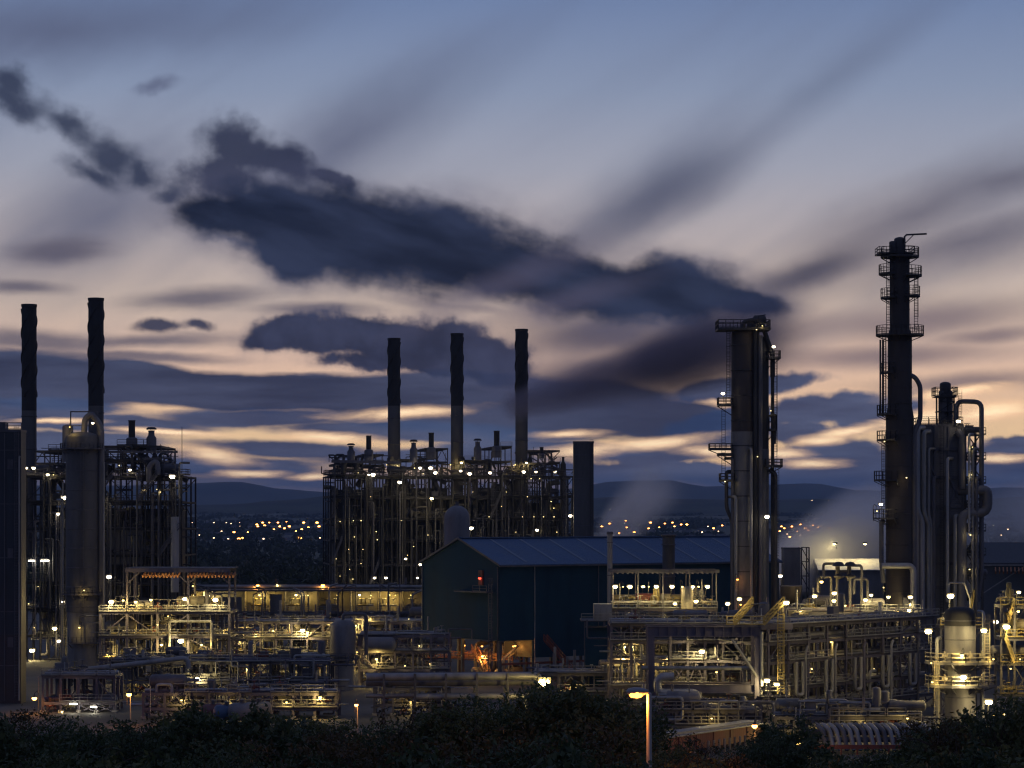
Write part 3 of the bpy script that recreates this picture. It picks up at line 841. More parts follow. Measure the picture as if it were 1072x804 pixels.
def risers(T, x0, x1, y0, y1, zr, n, rr, mats, rmin=0.07, rmax=0.3):
    for k in range(n):
        r = rmin + (rmax-rmin) * rr.random()**2
        x = rr.uniform(x0, x1); y = rr.uniform(y0, y1); za = rr.uniform(zr[0], lerp(zr[0], zr[1], 0.5)); zb = rr.uniform(lerp(zr[0], zr[1], 0.4), zr[1])
        if zb - za < 2: zb = za + 3
        pts = [(x, y, za), (x, y, zb)]
        if rr.random() < 0.75: pts.append((x + rr.choice((-1, 1))*rr.uniform(1.2, 6), y, zb))
        if rr.random() < 0.55: pts.insert(0, (x + rr.choice((-1, 1))*rr.uniform(1.0, 5), y, za))
        if len(pts) == 4 and rr.random() < 0.5: pts.append((pts[-1][0], y, zb + rr.choice((-1, 1)) * rr.uniform(1, 3)))
        T.part('pipe', rr.choice(mats)).pipe(pts, r, 7)
def valves(T, x0, x1, y0, y1, zs, n, rr, mats):
    """valve assemblies: body, flanges, bonnet and handwheel on a stub of pipe"""
    for k in range(n):
        x, y, z = rr.uniform(x0, x1), rr.uniform(y0, y1), rr.choice(zs)
        m = T.part('valve', rr.choice(mats)); s = rr.uniform(0.7, 1.3); h = z + 0.7*s
        m.cyl((x-0.7*s, y, h), (x+0.7*s, y, h), 0.13*s, n=7); m.lathe([(0.1*s,-0.3*s),(0.3*s,-0.15*s),(0.3*s,0.15*s),(0.1*s,0.3*s)], (x, y, h), 8)
        for e in (-0.4, 0.4): m.cyl((x+e*s-0.05, y, h), (x+e*s+0.05, y, h), 0.26*s, n=8)
        m.cyl((x, y, h), (x, y, h+0.8*s), 0.06*s, n=6); m.lathe([(0.28*s, 0), (0.34*s, 0.03), (0.34*s, 0.07), (0.28*s, 0.1)], (x, y, h+0.8*s), 10)
        m.bar((x-0.7*s, y, z+0.05), (x-0.7*s, y, h), 0.08); m.bar((x+0.7*s, y, z+0.05), (x+0.7*s, y, h), 0.08)
def equipment(T, x0, x1, y0, y1, zs, n, rr, mats):
    """exchangers, drums, boxes standing on the decks"""
    for k in range(n):
        x, y, z = rr.uniform(x0, x1), rr.uniform(y0, y1), rr.choice(zs) + 0.06; t = rr.random()
        if t < 0.42:
            r = rr.uniform(0.5, 1.0); L = rr.uniform(2.2, 5.0); m = T.part('drum', rr.choice(mats))
            m.drum((x, y, z+r+0.5), r, L, 'x', 12)
            for e in (-0.3, 0.3): m.box(x+e*L-0.15, x+e*L+0.15, y-r*0.7, y+r*0.7, z, z+0.5+r*0.5)
        elif t < 0.7:
            r = rr.uniform(0.35, 0.8); h = rr.uniform(1.6, 3.6); m = T.part('vertical_drum', rr.choice(mats))
            m.dome_vessel((x, y, z+0.5), r, 0, h, 12)
            for e in range(3): m.bar((x+r*0.8*math.cos(e*2.1), y+r*0.8*math.sin(e*2.1), z), (x+r*0.8*math.cos(e*2.1), y+r*0.8*math.sin(e*2.1), z+0.9), 0.1)
        else:
            w, d, h = rr.uniform(0.8, 2.2), rr.uniform(0.6, 1.4), rr.uniform(0.8, 2.3); m = T.part('cabinet', rr.choice(mats))
            m.box(x-w/2, x+w/2, y-d/2, y+d/2, z, z+h); m.box(x-w/2-0.08, x+w/2+0.08, y-d/2-0.08, y+d/2+0.08, z+h+0.003, z+h+0.08)

def chimney(name, label, px, top_py, wpx, Y, base_z, split_py, group, strakes=(0.0, 0.36)):
    p = at(px, 0, Y); s = Y / K
    T = Thing(name, label, 'chimney', (p.x, Y, 0), 0, group)
    zt = at(px, top_py, Y).z; zs = at(px, split_py, Y).z; r = wpx/2*s
    T.part('upper_shaft', SOOT).lathe([(r, zs+0.002), (r, zt-0.6), (r*1.06, zt-0.5), (r*1.06, zt-0.02), (r*0.9, zt), (r*0.88, zt-2.5), (0.05, zt-2.6)], (0,0,0), 24)
    T.part('lower_shaft', STACKG).lathe([(r*1.02, base_z), (r*1.02, base_z+4), (r, base_z+6), (r, zs)], (0,0,0), 24)
    H = zt - base_z; za = zt - H*strakes[1]; zb = zt - 1.0
    for q in range(3):
        vs, fs = [], []; n = 72; turns = (zb-za) / (2*r*5.0)
        for i in range(n+1):
            t = i/n; a = 2*PI*(turns*t) + q*2*PI/3; z = lerp(za, zb, t); da = 0.07
            for rad, d in ((r*0.99, -da), (r*1.12, -da*0.5), (r*1.12, da*0.5), (r*0.99, da)):
                vs.append((rad*math.cos(a+d), rad*math.sin(a+d), z))
        for i in range(n):
            for k in range(3): fs.append((i*4+k, i*4+k+1, (i+1)*4+k+1, (i+1)*4+k))
        fs += [(0,1,2,3), (n*4+3, n*4+2, n*4+1, n*4)]
        T.part('helical_strake', SOOT).add(vs, fs)
    for k in range(4):
        z = lerp(base_z+6, za, (k+0.6)/4.2); T.part('ring_flange', STACKG).lathe([(r*1.01, z), (r*1.07, z+0.04), (r*1.07, z+0.22), (r*1.01, z+0.26)], (0,0,0), 24)
    T.part('ladder', DARK).ladder((r*0.75, -r*0.72, base_z+2), zs, 0.5, 0.03, -1, False)
    T.done(); return T

def vent_stack(name, label, px, top_py, base_py, wpx, Y, capped, group, z_base=None):
    """a short vent: flanged base drum, thinner neck, with or without a rain hat"""
    s = Y/K; b = at(px, base_py, Y); zt = at(px, top_py, Y).z
    T = Thing(name, label, 'vent stack', b, 0, group)
    h = zt - b.z; r = wpx/2*s
    if capped:
        T.part('body', STEEL).lathe([(r*1.25, 0), (r*1.25, h*0.55), (r*0.8, h*0.66), (r*0.72, h*0.86)], (0,0,0), 14)
        c = T.part('rain_hat', SOOT); c.lathe([(r*1.3, h*0.9), (r*1.35, h*0.92), (r*0.9, h*0.99), (0.03, h)], (0,0,0), 14)
        for k in range(4): c.bar((r*0.7*math.cos(k*1.57), r*0.7*math.sin(k*1.57), h*0.8), (r*math.cos(k*1.57), r*math.sin(k*1.57), h*0.92), 0.06)
    else:
        T.part('body', STEEL).lathe([(r*1.7, 0), (r*1.7, h*0.38), (r*1.5, h*0.42), (r, h*0.44)], (0,0,0), 14)
        T.part('neck', SOOT).lathe([(r, h*0.441), (r, h*0.97), (r*1.12, h*0.975), (r*1.12, h), (r*0.8, h-0.01), (r*0.8, h*0.8), (0.02, h*0.79)], (0,0,0), 14)
        q = T.part('flange', DARK); q.lathe([(r*1.72, h*0.2), (r*1.9, h*0.2+0.02), (r*1.9, h*0.2+0.14), (r*1.72, h*0.2+0.16)], (0,0,0), 14)
    T.done(); return T
# ================================================================== left furnace block
def span(a, b, n): return [lerp(a, b, i/n) for i in range(n+1)]
def furnace_block(name, label, px0, px1, Y, nx, depth, zs, upper, seed, dens, rot=0.0):
    rr = random.Random(seed); s = Y/K
    T = Thing(name, label, 'furnace block', (at(px0, 0, Y).x, Y, 0), rot)
    w = (px1-px0)*s; xs = span(0, w, nx); ys = span(0, depth, 3)
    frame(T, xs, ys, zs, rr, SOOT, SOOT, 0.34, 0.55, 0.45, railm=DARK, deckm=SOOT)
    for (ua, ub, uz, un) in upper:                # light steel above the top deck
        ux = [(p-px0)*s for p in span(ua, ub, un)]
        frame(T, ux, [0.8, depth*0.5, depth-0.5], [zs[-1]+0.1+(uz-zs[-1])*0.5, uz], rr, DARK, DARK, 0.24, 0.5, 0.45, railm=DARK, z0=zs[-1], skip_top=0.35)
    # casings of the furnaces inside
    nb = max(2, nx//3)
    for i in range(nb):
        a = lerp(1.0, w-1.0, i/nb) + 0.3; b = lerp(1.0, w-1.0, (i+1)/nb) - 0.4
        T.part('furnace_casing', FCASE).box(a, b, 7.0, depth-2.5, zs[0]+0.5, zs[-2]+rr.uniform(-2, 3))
        for q in range(rr.randint(2, 4)):
            x = rr.uniform(a, b); r = rr.uniform(0.4, 0.9); T.part('duct', rr.choice((DUSTY, DARK, STEEL))).pipe([(x, 5.5, zs[0]), (x, 5.5, zs[-1]-rr.uniform(-2, 9)), (x+rr.choice((-3, 3)), 5.5, zs[-1]-rr.uniform(-2, 9))], r, 10)
    mats = (STEEL, DUSTY, DARK, DARK, STEELB)
    for z in zs: pipe_runs(T, 0.5, w-0.5, (0.3, depth*0.45), z-0.9, int(5*dens), rr, mats, 0.07, 0.26)
    risers(T, 0.5, w-0.5, -0.3, depth*0.4, (0.5, zs[-1]+2), int(72*dens), rr, mats, 0.07, 0.32)
    valves(T, 1, w-1, 0.3, 5.0, zs, int(42*dens), rr, (STEEL, DARK, DUSTY))
    equipment(T, 1.5, w-1.5, 2.0, 8.0, zs, int(26*dens), rr, (STEEL, DARK, DUSTY))
    # tangle on the roof
    risers(T, 1, w-1, 1.0, depth*0.6, (zs[-1]-1, zs[-1]+6), int(30*dens), rr, mats, 0.06, 0.25)
    valves(T, 1, w-1, 0.3, 8.0, [zs[-1]+0.1], int(18*dens), rr, (STEEL, DARK))
    for k in range(int(46*dens)):                 # tall headers and conduits climbing the front
        x = rr.uniform(0.2, w-0.2); za = rr.choice((0.3, zs[0], zs[1], zs[2])); zb = rr.uniform(zs[3], zs[-1]+3); r = rr.uniform(0.07, 0.24); y = rr.uniform(-0.9, -0.3)
        T.part('riser_pipe', rr.choice((DARK, SOOT, STEEL, DARK, DUSTY))).pipe([(x, y, za), (x, y, zb), (x + rr.choice((-1, 1))*rr.uniform(.5, 3), y+1.2, zb)], r, 6)
    for k in range(int(26*dens)):                 # odd heights against the sky
        x = rr.uniform(0.5, w-0.5); h = rr.uniform(1.5, 6.5); y = rr.uniform(0, 8); t = rr.random()
        if t < .5: T.part('roof_pipe', rr.choice((DARK, STEEL))).pipe([(x, y, zs[-1]), (x, y, zs[-1]+h), (x+rr.choice((-1.6, 1.6, 3)), y, zs[-1]+h), (x+rr.choice((-1.6, 1.6, 3)), y, zs[-1]+h*.4)], rr.uniform(.1, .3), 7)
        elif t < .75: T.part('silencer', DARK).lathe([(.5, 0), (.75, .3), (.75, h*.6), (.35, h*.75), (.35, h)], (x, y, zs[-1]), 10)
        else: deck(T, x, x+rr.uniform(2, 5), y, y+2, zs[-1]+h*.6, DARK, 'f'); T.part('roof_post', DARK).bar((x+.1, y+.1, zs[-1]), (x+.1, y+.1, zs[-1]+h*.6), .2)
    for k in range(int(4*dens)):
        i = rr.randrange(nx); z = rr.randrange(len(zs)-1)
        T.part('stair', STEEL).stair((xs[i]+0.3, -1.2, zs[z]), (xs[i+1]-0.3, -1.2, zs[z+1]), 0.8)
    for k in range(int(5*dens)):
        i = rr.randrange(nx); T.part('ladder', STEEL).ladder((xs[i]+0.8, -0.9, zs[-3]), zs[-1], 0.5, 0.035)
    for k in range(int(6*dens)):                  # thin masts and drain pipes above the roof line
        x = rr.uniform(1, w-1); T.part('mast', DARK).cyl((x, rr.uniform(1, 6), zs[-1]), (x, rr.uniform(1, 6), zs[-1]+rr.uniform(3, 8)), 0.06, n=5)
    return T

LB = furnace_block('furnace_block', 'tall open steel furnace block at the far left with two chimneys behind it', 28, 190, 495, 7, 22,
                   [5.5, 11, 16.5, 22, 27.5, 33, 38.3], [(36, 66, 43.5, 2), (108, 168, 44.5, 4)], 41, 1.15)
sL = 495/K
LB.part('roof_beam', STEEL).bar(LB.loc_of(112, 473, 494), LB.loc_of(186, 473, 494), 0.3, 0.5)
LB.part('roof_beam', STEEL).bar(LB.loc_of(150, 480, 494), LB.loc_of(168, 480, 494), 0.3, 0.4)
deck(LB, (170-28)*sL, (196-28)*sL, -1.5, 5, 38.5, DARK)
LB.part('side_landing', DARK).box((188-28)*sL, (194-28)*sL, 0, 4, 35.0, 35.2); LB.part('side_landing', DARK).box((186-28)*sL, (192-28)*sL, 0, 4, 31.0, 31.2)
LB.part('mast', DARK).cyl(LB.loc_of(190.5, 495, 496), LB.loc_of(190.5, 447, 496), 0.07, n=5)
LB.part('corner_pipe', CLAD).cyl(LB.loc_of(183, 620, 494), LB.loc_of(183, 541, 494), 0.85, n=16)
for x in (114, 126, 138): LB.part('casing_panel', CASING).box((x-28)*sL, (x+11-28)*sL, 0.5, 1.2, at(0, 591, 495).z, at(0, 552, 495).z)
LB.part('bent_duct', VESSEL).pipe([LB.loc_of(156, 505, 494), LB.loc_of(156, 488, 494), LB.loc_of(164, 482, 494), LB.loc_of(166, 497, 494)], 0.6, 10)
lamps(LB, [(67,521,'W',493),(107,521,'W',493),(35,490,'w'),(27.5,490,'w'),(50,497,'w'),(56,497,'b'),(61,538,'w'),(180,499,'W',492),(136,492,'w'),(145,485,'b'),(115,523,'b'),(161,497,'b'),
           (33,587,'t'),(47,587,'t'),(40,614,'b'),(49,615,'b'),(57,615,'b'),(66,630,'w'),(57,658,'Y',491),(62,671,'w'),(114,604,'W',491),(30,632,'b'),(34,681,'Y',500),(36,657,'b',499),(98,560,'b',501),(130,527,'b',500),(152,513,'b'),(168,515,'b'),(90,512,'b'),(45,520,'b'),(44,552,'b',498),(74,600,'b',497),(113,575,'b',499)], 494.2)
for (x, y, z, k) in ((6, 4, 8.5, 'b'), (14, 5, 14, 'b'), (22, 4, 25, 'b'), (10, 5, 30, 'b'), (26, 5, 35.5, 'b'), (18, 6, 40.5, 'b'), (3, 3, 20, 'b'), (28, 5, 12, 'b')): add_lamp(LB, k, (x, y, z))
LB.done()

chimney('chimney', 'sooty chimney with a wavy top, nearest to the dark clad tower', 30.5, 318.5, 15.5, 512, 20, 430, 'chimneys of the left furnace block')
chimney('chimney', 'sooty chimney with a wavy top, rising behind the thick lagged column', 100.5, 312, 16, 512, 20, 425, 'chimneys of the left furnace block')
vent_stack('vent_stack', 'short open vent pipe with a thick base on the left furnace block roof', 138, 440, 472, 7, 498, False, 'vents of the left furnace block')
vent_stack('vent_stack', 'short vent pipe with a flat rain hat on the left furnace block roof', 158.5, 447, 473, 8.5, 498, True, 'vents of the left furnace block')

# lagged column standing before the block
def v_column():
    Y = 478; s = Y/K
    T = Thing('process_column', 'thick grey lagged column standing before the left furnace block', 'column', (at(86, 0, Y).x, Y, 0))
    r = 17*s; zt = at(0, 452, Y).z
    T.part('shell', STACKG).dome_vessel((0,0,0), r, at(0, 640, Y).z, zt, 28, 0.35)
    T.part('lower_shell', COLSHEL).lathe([(r*0.93, 0), (r*0.93, at(0, 640.3, Y).z)], (0,0,0), 28)
    for k in range(9): z = lerp(12, zt-4, k/8); T.part('insulation_band', STEEL).lathe([(r*1.0, z), (r*1.02, z+0.02), (r*1.02, z+0.18), (r*1.0, z+0.2)], (0,0,0), 28)
    platform(T, (0, 0), r, at(0, 470, Y).z, r*1.35, -180, 180, STEEL)
    platform(T, (0, 0), r, at(0, 622, Y).z, r*1.3, -150, 60, STEEL)
    platform(T, (0, 0), r*0.95, at(0, 672, Y).z, r*1.3, -120, 40, STEEL)
    g = T.part('davit_frame', STEEL)
    zf = at(0, 431, Y).z
    for x in (-12, 16): g.bar((x*s, 0, zt-1.5), (x*s, 0, zf), 0.22)
    g.bar((-12.5*s, 0, zf), (16.5*s, 0, zf), 0.24); g.bar((-12*s, 0, zt+1.2), (16*s, 0, zt+1.2), 0.15)
    T.part('overhead_pipe', VESSEL).pipe([(2*s, 0, zt-0.5), (3*s, 0, zt+2.6), (10*s, 0, zt+3.6), (20*s, 0, zt+1), (20.5*s, 0, 2)], 0.62, 12)
    for k, (dx, rr_) in enumerate(((23.5, 0.22), (-19, 0.18), (-21, 0.12))): T.part('side_pipe', GALV).cyl((dx*s, -1.0, 1), (dx*s, -1.0, zt-6-4*k), rr_, n=8)
    T.part('vertical_drum', VESSEL).dome_vessel((-16*s, 1, zt-6), 1.1, 0, 7.5, 14)
    T.part('ladder', STEEL).ladder((0.6, -r-0.25, 6), at(0, 470, Y).z, 0.5, 0.035)
    lamps(T, [(97,443,'w',473),(73,447,'s',475),(88,618,'s',473),(83,657,'s',473)], 474)
    T.done()
v_column()

# dark clad tower on the left edge
T = Thing('clad_tower', 'tall dark windowless clad tower on the left edge of the plant', 'tower', (at(9, 0, 385).x, 385, 0))
s = 385/K; zt = at(0, 452, 385).z; zm = at(0, 665, 385).z
DCL = paint('dark_brown_cladding', (0.040, 0.035, 0.040), 0.6, 0, 0.3, 0.3, 0.3, seams=('X', 3.0)); DCL2 = paint('dark_slate_cladding', (0.030, 0.036, 0.046), 0.6, 0, 0.3, 0.3, 0.3, seams=('X', 3.0))
T.part('lower_cladding', DCL).box(-16*s, 13*s, 0, 4, 0, zm-0.05); T.part('upper_cladding', DCL2).box(-16*s, 13*s, 0.05, 4, zm, zt)
T.part('flashing', DARK).box(-16.2*s, 13.2*s, -0.06, 4.05, zm-0.12, zm+0.1)
T.part('roof_edge', STEEL).box(-16.4*s, 13.4*s, -0.15, 4.2, zt+0.003, zt+0.35)
T.part('roof_unit', STEEL).box(-14*s, -5*s, 1, 3.5, zt+0.36, zt+1.6)
T.part('downpipe', STEEL).cyl((-4*s, -0.15, 0.5), (-4*s, -0.15, zt-0.2), 0.1, n=6)
T.part('ladder', STEEL).ladder((9*s, -0.35, 1), zt, 0.6, 0.04)
for k in range(5): T.part('girt_trim', STEEL).box(-16.1*s, 13.1*s, -0.03, -0.002, lerp(6, zt-3, k/4), lerp(6, zt-3, k/4)+0.14)
for k in range(3): T.part('louvre', STEEL).box(-1*s, 5*s, -0.07, -0.035, lerp(9, zt-6, k/2), lerp(9, zt-6, k/2)+1.6)
T.part('side_pipe', GALV).pipe([(11.5*s, -0.4, 0.5), (11.5*s, -0.4, zt-4), (11.5*s, 1.0, zt-4)], 0.16, 8)
T.part('railing', STEEL).rail([(-16*s, 0.2, zt+0.36), (13*s, 0.2, zt+0.36)], 1.1, 0.045)
T.done()

# gantry with the slatted awning, orange light from beneath put into its colour
def gantry():
    Y = 430; s = Y/K; rr = random.Random(7); x0 = 105
    T = Thing('steel_gantry', 'steel gantry with an orange-lit slatted awning in front of the left furnace block', 'gantry', (at(x0, 0, Y).x, Y, 0))
    X = lambda p: (p-x0)*s
    frame(T, [X(105), X(133), X(165), X(197), X(240)], [0, 6, 12], [4.5, 8.6, 12.9], rr, STEELB, STEELB, 0.42, 0.35, 0.9, railm=GALV)
    zt = at(0, 597, Y).z
    for x in (133, 197, 240):
        for y in (0, 9): T.part('awning_post', STEELB).bar((X(x), y, 12.9), (X(x), y, zt-0.2), 0.36)
    for y in (-0.2, 9): T.part('awning_beam', STEELB).bar((X(131), y, zt), (X(241), y, zt), 0.3, 0.7)
    m = T.part('slatted_awning', ORANGE_LIT)
    x = X(150)
    while x < X(246):
        if not X(190) < x < X(196): m.bar((x, -1.0, zt-1.1), (x+0.25, 0.6, zt-0.5), 0.22, 0.5)
        x += 0.62
    T.part('awning_roof', STEEL).box(X(131), X(244), 0.1, 8.9, zt+0.353, zt+0.45)
    for (a, b) in ((133, 1), (197, -1), (197, 1), (240, -1)): T.part('knee_brace', STEELB).bar((X(a), -0.02, zt-2.4), (X(a)+b*2.2, -0.02, zt-0.4), 0.2)
    for z in (4.5, 8.6, 12.9): pipe_runs(T, 0, X(240), (0.2, 8), z+0.1, 5, rr, (GALV, CLADX, STEEL, YELLOW), 0.08, 0.24)
    risers(T, 0, X(240), 0, 7, (1, 16.5), 60, rr, (GALV, CLADX, STEEL, DARK, STEEL), 0.06, 0.2)
    valves(T, 0.5, X(238), 0.3, 6, [4.6, 8.7, 13.0], 46, rr, (GALV, YELLOW, CREAM, RED))
    equipment(T, 1, X(235), 2, 6, [8.7, 13.0, 4.6], 14, rr, (CREAM, VESSEL, CLAD, GALV))
    T.part('portal', GALV).pipe([(X(178), -0.6, 4.5), (X(178), -0.6, 11.2), (X(222), -0.6, 11.2), (X(222), -0.6, 3)], 0.22, 8)
    lamps(T, [(117,630,'Y'),(129,628.5,'y'),(142,630,'y'),(158,628,'y'),(194,627,'Y'),(226,628,'Y'),(190,671,'Y'),(169,675,'y'),(165,654,'s'),(211,675,'y'),(202,613.5,'s',437),(189,690,'s'),(194,690,'s'),(176,645,'s',434),(233,660,'s',433),(150,660,'s',434),(121,655,'y',434),(113,685,'y',433)], 428.8)
    T.done()
gantry()

# long pipe bridge with lit bays
def lit_bridge():
    Y = 545; s = Y/K; x0 = 196; rr = random.Random(17)
    T = Thing('pipe_bridge', 'long covered pipe bridge with a row of yellow lit bays running to the blue building', 'pipe bridge', (at(x0, 0, Y).x, Y, 0))
    X = lambda p: (p-x0)*s
    za = at(0, 640, Y).z; zb = at(0, 619, Y).z; w = X(452)
    T.part('floor_slab', STEEL).box(0, w, -0.6, 4.5, za-0.5, za); T.part('roof', STEEL).box(-0.3, w+0.3, -0.8, 4.8, zb, zb+0.4)
    T.part('back_wall', CREAM).box(0, w, 4.2, 4.4, za+0.003, zb-0.003)
    bays = [(199, 206), (213, 229), (256, 281), (298, 326), (333, 361), (367, 392), (396, 418), (421, 443)]
    e = [196] + [v for b in bays for v in b] + [452]
    for a, b in zip(e[::2], e[1::2]):
        if b-a > 10: T.part('panel', CASING).box(X(a)+0.4, X(b)-0.6, -0.3, -0.18, za+0.003, lerp(za, zb, rr.uniform(.45, .95)))
    for a, b in bays:
        T.part('partition', CREAM).box(X(a)-0.15, X(a)+0.05, -0.15, 4.1, za+0.003, zb-0.003)
        T.part('handrail', GALV).rail([(X(a), -0.4, za), (X(b), -0.4, za)], 1.1, 0.05, 1.5)
        for k in range(3):
            x = rr.uniform(X(a)+0.8, X(b)-0.8); m = T.part('valve', rr.choice((CREAM, GALV, YELLOW)))
            m.cyl((x-0.8, 1.5, za+1.4), (x+0.8, 1.5, za+1.4), 0.25, n=8); m.cyl((x, 1.5, za+1.4), (x, 1.5, za+2.7), 0.12, n=6); m.lathe([(0.5, 0), (0.6, 0.05), (0.6, 0.15), (0.5, 0.2)], (x, 1.5, za+2.7), 10); m.cyl((x-0.8, 1.5, za), (x-0.8, 1.5, za+1.4), 0.2, n=7)
    x = 0.4
    while x < w:
        for y in (0, 4): T.part('column', STEEL).bar((x, y, 0), (x, y, za-0.5), 0.4)
        T.part('brace', STEEL).bar((x, 0, 2), (x+3, 0, za-0.6), 0.2)
        x += 6.2
    for z in (za-1.6, za-3.2, 2.6): 
        T.part('beam', STEELB).bar((0, -0.3, z), (w, -0.3, z), 0.3, 0.5)
        pipe_runs(T, 0, w, (-0.4, 4), z+0.3, 6, rr, (GALV, CLADX, STEEL, CLAD), 0.1, 0.35)
    T.part('roof_pipe', CLADX).pipe([(0, 1, zb+1), (w, 1, zb+1)], 0.35, 8); T.part('roof_pipe', STEEL).pipe([(2, 2.4, zb+1.3), (w-6, 2.4, zb+1.3), (w-6, 2.4, zb+3)], 0.25, 8)
    for i, (a, b) in enumerate(bays):
        add_lamp(T, ('s', 'Y', 'y', 'd', 's', 'd', 'y', 's')[i], (lerp(X(a), X(b), (.5, .3, .6, .4, .7, .35, .5, .4)[i]), 1.2, zb-0.9))
        if i % 3 != 1: add_lamp(T, 's', (X(b)-1.0, 2.6, zb-1.0))
        for k in range(rr.randint(1, 3)): x = rr.uniform(X(a), X(b)); T.part('riser_pipe', rr.choice((STEEL, GALV, DUSTY))).pipe([(x, -0.7, za-3), (x, -0.7, zb+rr.uniform(-1, 2)), (x+rr.choice((-2, 2)), -0.7, zb+rr.uniform(0, 2))], rr.uniform(.1, .22), 8)
    for k in range(7): x = rr.uniform(2, w-2); T.part('column', STEEL).bar((x, -1.0, 0), (x, -1.0, zb+rr.uniform(-3, 4)), 0.25)
    lamps(T, [(270,613,'o'),(338,613,'o'),(290,612,'s')], Y+1)
    T.done()
lit_bridge()

# middle pipe rack under it
def rack(name, label, x0, x1, Y, n, ys, zs, seed, cols, npipe, nriser, nvalve, neq, lamplist, rot=0.0, cat='pipe rack', mats=None, mb=None, brace=0.4, ib=False):
    rr = random.Random(seed); s = Y/K
    T = Thing(name, label, cat, (at(x0, 0, Y).x, Y, 0), rot)
    w = (x1-x0)*s/max(0.2, math.cos(rot)); xs = span(0, w, n) if isinstance(n, int) else [(p-x0)*s for p in n]
    frame(T, xs, ys, zs, rr, cols, mb or cols, 0.36, brace, 0.45, railm=GALV, ibeams=ib)
    mats = mats or (GALV, CLADX, STEEL, CLAD, STEELB)
    for z in zs: pipe_runs(T, 0, w, (ys[0]+0.1, ys[-1]-0.3), z, npipe, rr, mats, 0.09, 0.34)
    risers(T, 0, w, ys[0]-0.5, ys[-1], (0.4, zs[-1]+1.2), nriser, rr, mats, 0.07, 0.28)
    valves(T, 0.6, w-0.6, ys[0], ys[-1], [0.2]+list(zs), nvalve, rr, (GALV, STEEL, CREAM, RED, YELLOW))
    equipment(T, 1.5, w-1.5, ys[0]+1, ys[-1]-0.5, [0.1]+list(zs), neq, rr, (VESSEL, STEEL, DUSTY, STEEL))
    lamps(T, lamplist, Y-0.8)
    return T, rr, w
T, rr, w = rack('pipe_rack', 'three level pipe rack between the orange-lit awning gantry and the blue building', 240, 452, 468, 13, [0, 5, 10], [3.4, 6.4, 9.4], 23, STEELB, 9, 100, 110, 20,
    [(301,686,'S',462),(317,660,'Y'),(322,662,'y'),(268,664,'s'),(286,660,'s'),(251,672,'s'),(354,657,'y'),(372,655,'y'),(388,648,'s'),(397,650,'b'),(412,660,'b'),(428,648,'b'),(436,662,'b'),(340,690,'s'),(375,682,'y'),(381,700,'s'),(408,690,'b'),(432,690,'b'),(419,705,'b'),(282,720,'s',462),(256,655,'s',472),(334,672,'s',474),(305,655,'y',474),(345,650,'s',474)])
for px in (432, 437): T.part('pipe_bundle', CREAM).cyl(T.loc_of(px, 652, 466), T.loc_of(px, 720, 466), 0.35, n=10)
T.done()

# vertical vessel in the rack
def drum_on_skirt():
    Y = 415; s = Y/K
    T = Thing('vertical_vessel', 'dark upright vessel with a ring walkway before the middle of the left pipe racks', 'vessel', (at(359, 0, Y).x, Y, 0))
    r = 13.5*s
    T.part('skirt', CONC).lathe([(r*0.85, 0), (r*0.85, at(0, 693, Y).z)], (0,0,0), 22)
    T.part('shell', VESSEL).lathe([(r*0.3, at(0, 693, Y).z+0.003), (r*0.8, at(0, 692, Y).z), (r, at(0, 686, Y).z), (r, at(0, 656, Y).z), (r*0.85, at(0, 652, Y).z), (r*0.5, at(0, 649.5, Y).z), (0.05, at(0, 649, Y).z)], (0,0,0), 22)
    platform(T, (0, 0), r*1.0, at(0, 690, Y).z, r*1.3, -190, 10, STEEL)
    T.part('nozzle', STEEL).pipe([(0, 0, at(0, 650, Y).z), (0, 0, at(0, 643, Y).z), (4, 0, at(0, 643, Y).z), (4, 0, 6)], 0.3, 8)
    T.part('ladder', STEEL).ladder((-0.8, -r-0.1, 0.5), at(0, 690, Y).z, 0.5, 0.035)
    T.done()
drum_on_skirt()
T, rr, w = rack('pipe_rack', 'low dark pipe rack at the foot of the gantry with lamps near the bushes', 118, 345, 400, 11, [0, 4, 8], [2.6, 5.8], 29, DARK, 9, 85, 80, 16,
    [(206,710,'Y'),(233,742,'s'),(172,690,'s',404),(182,712,'s',404),(260,700,'s',404),(314,715,'s',404),(140,715,'s',404),(225,722,'s',404),(160,735,'s')], mb=STEEL)
T.part('sloping_pipe', CLADX).pipe([T.loc_of(80, 702, 396), T.loc_of(196, 689, 396), T.loc_of(198, 700, 396)], 0.45, 10)
T.done()
T, rr, w = rack('pipe_rack', 'low pipe rack behind the bushes at the far left with white strip lamps', 45, 120, 368, 4, [0, 3.5, 7], [1.6, 5.6], 31, STEELB, 8, 16, 14, 6,
    [(77,737,'t',366),(98,740,'t',366),(97,760,'t',362),(118,758,'t',362),(36,731,'o',366),(65,745,'s')], mb=STEELB)
T.done()
T, rr, w = rack('pipe_rack', 'tangled low pipework in the plant between the upright vessel and the blue building', 376, 470, 425, 5, [0, 4, 8], [3.0, 6.2, 9.0], 37, STEELB, 6, 30, 26, 8,
    [(394,690,'y'),(408,672,'b'),(424,697,'b'),(439,676,'b'),(388,710,'s'),(450,695,'b'),(463,737,'y',400),(400,725,'b')], mb=STEELB)
T.part('horizontal_drum', VESSEL).drum(T.loc_of(397, 675, 424), 1.4, 4.5, 'x', 14)
T.done()

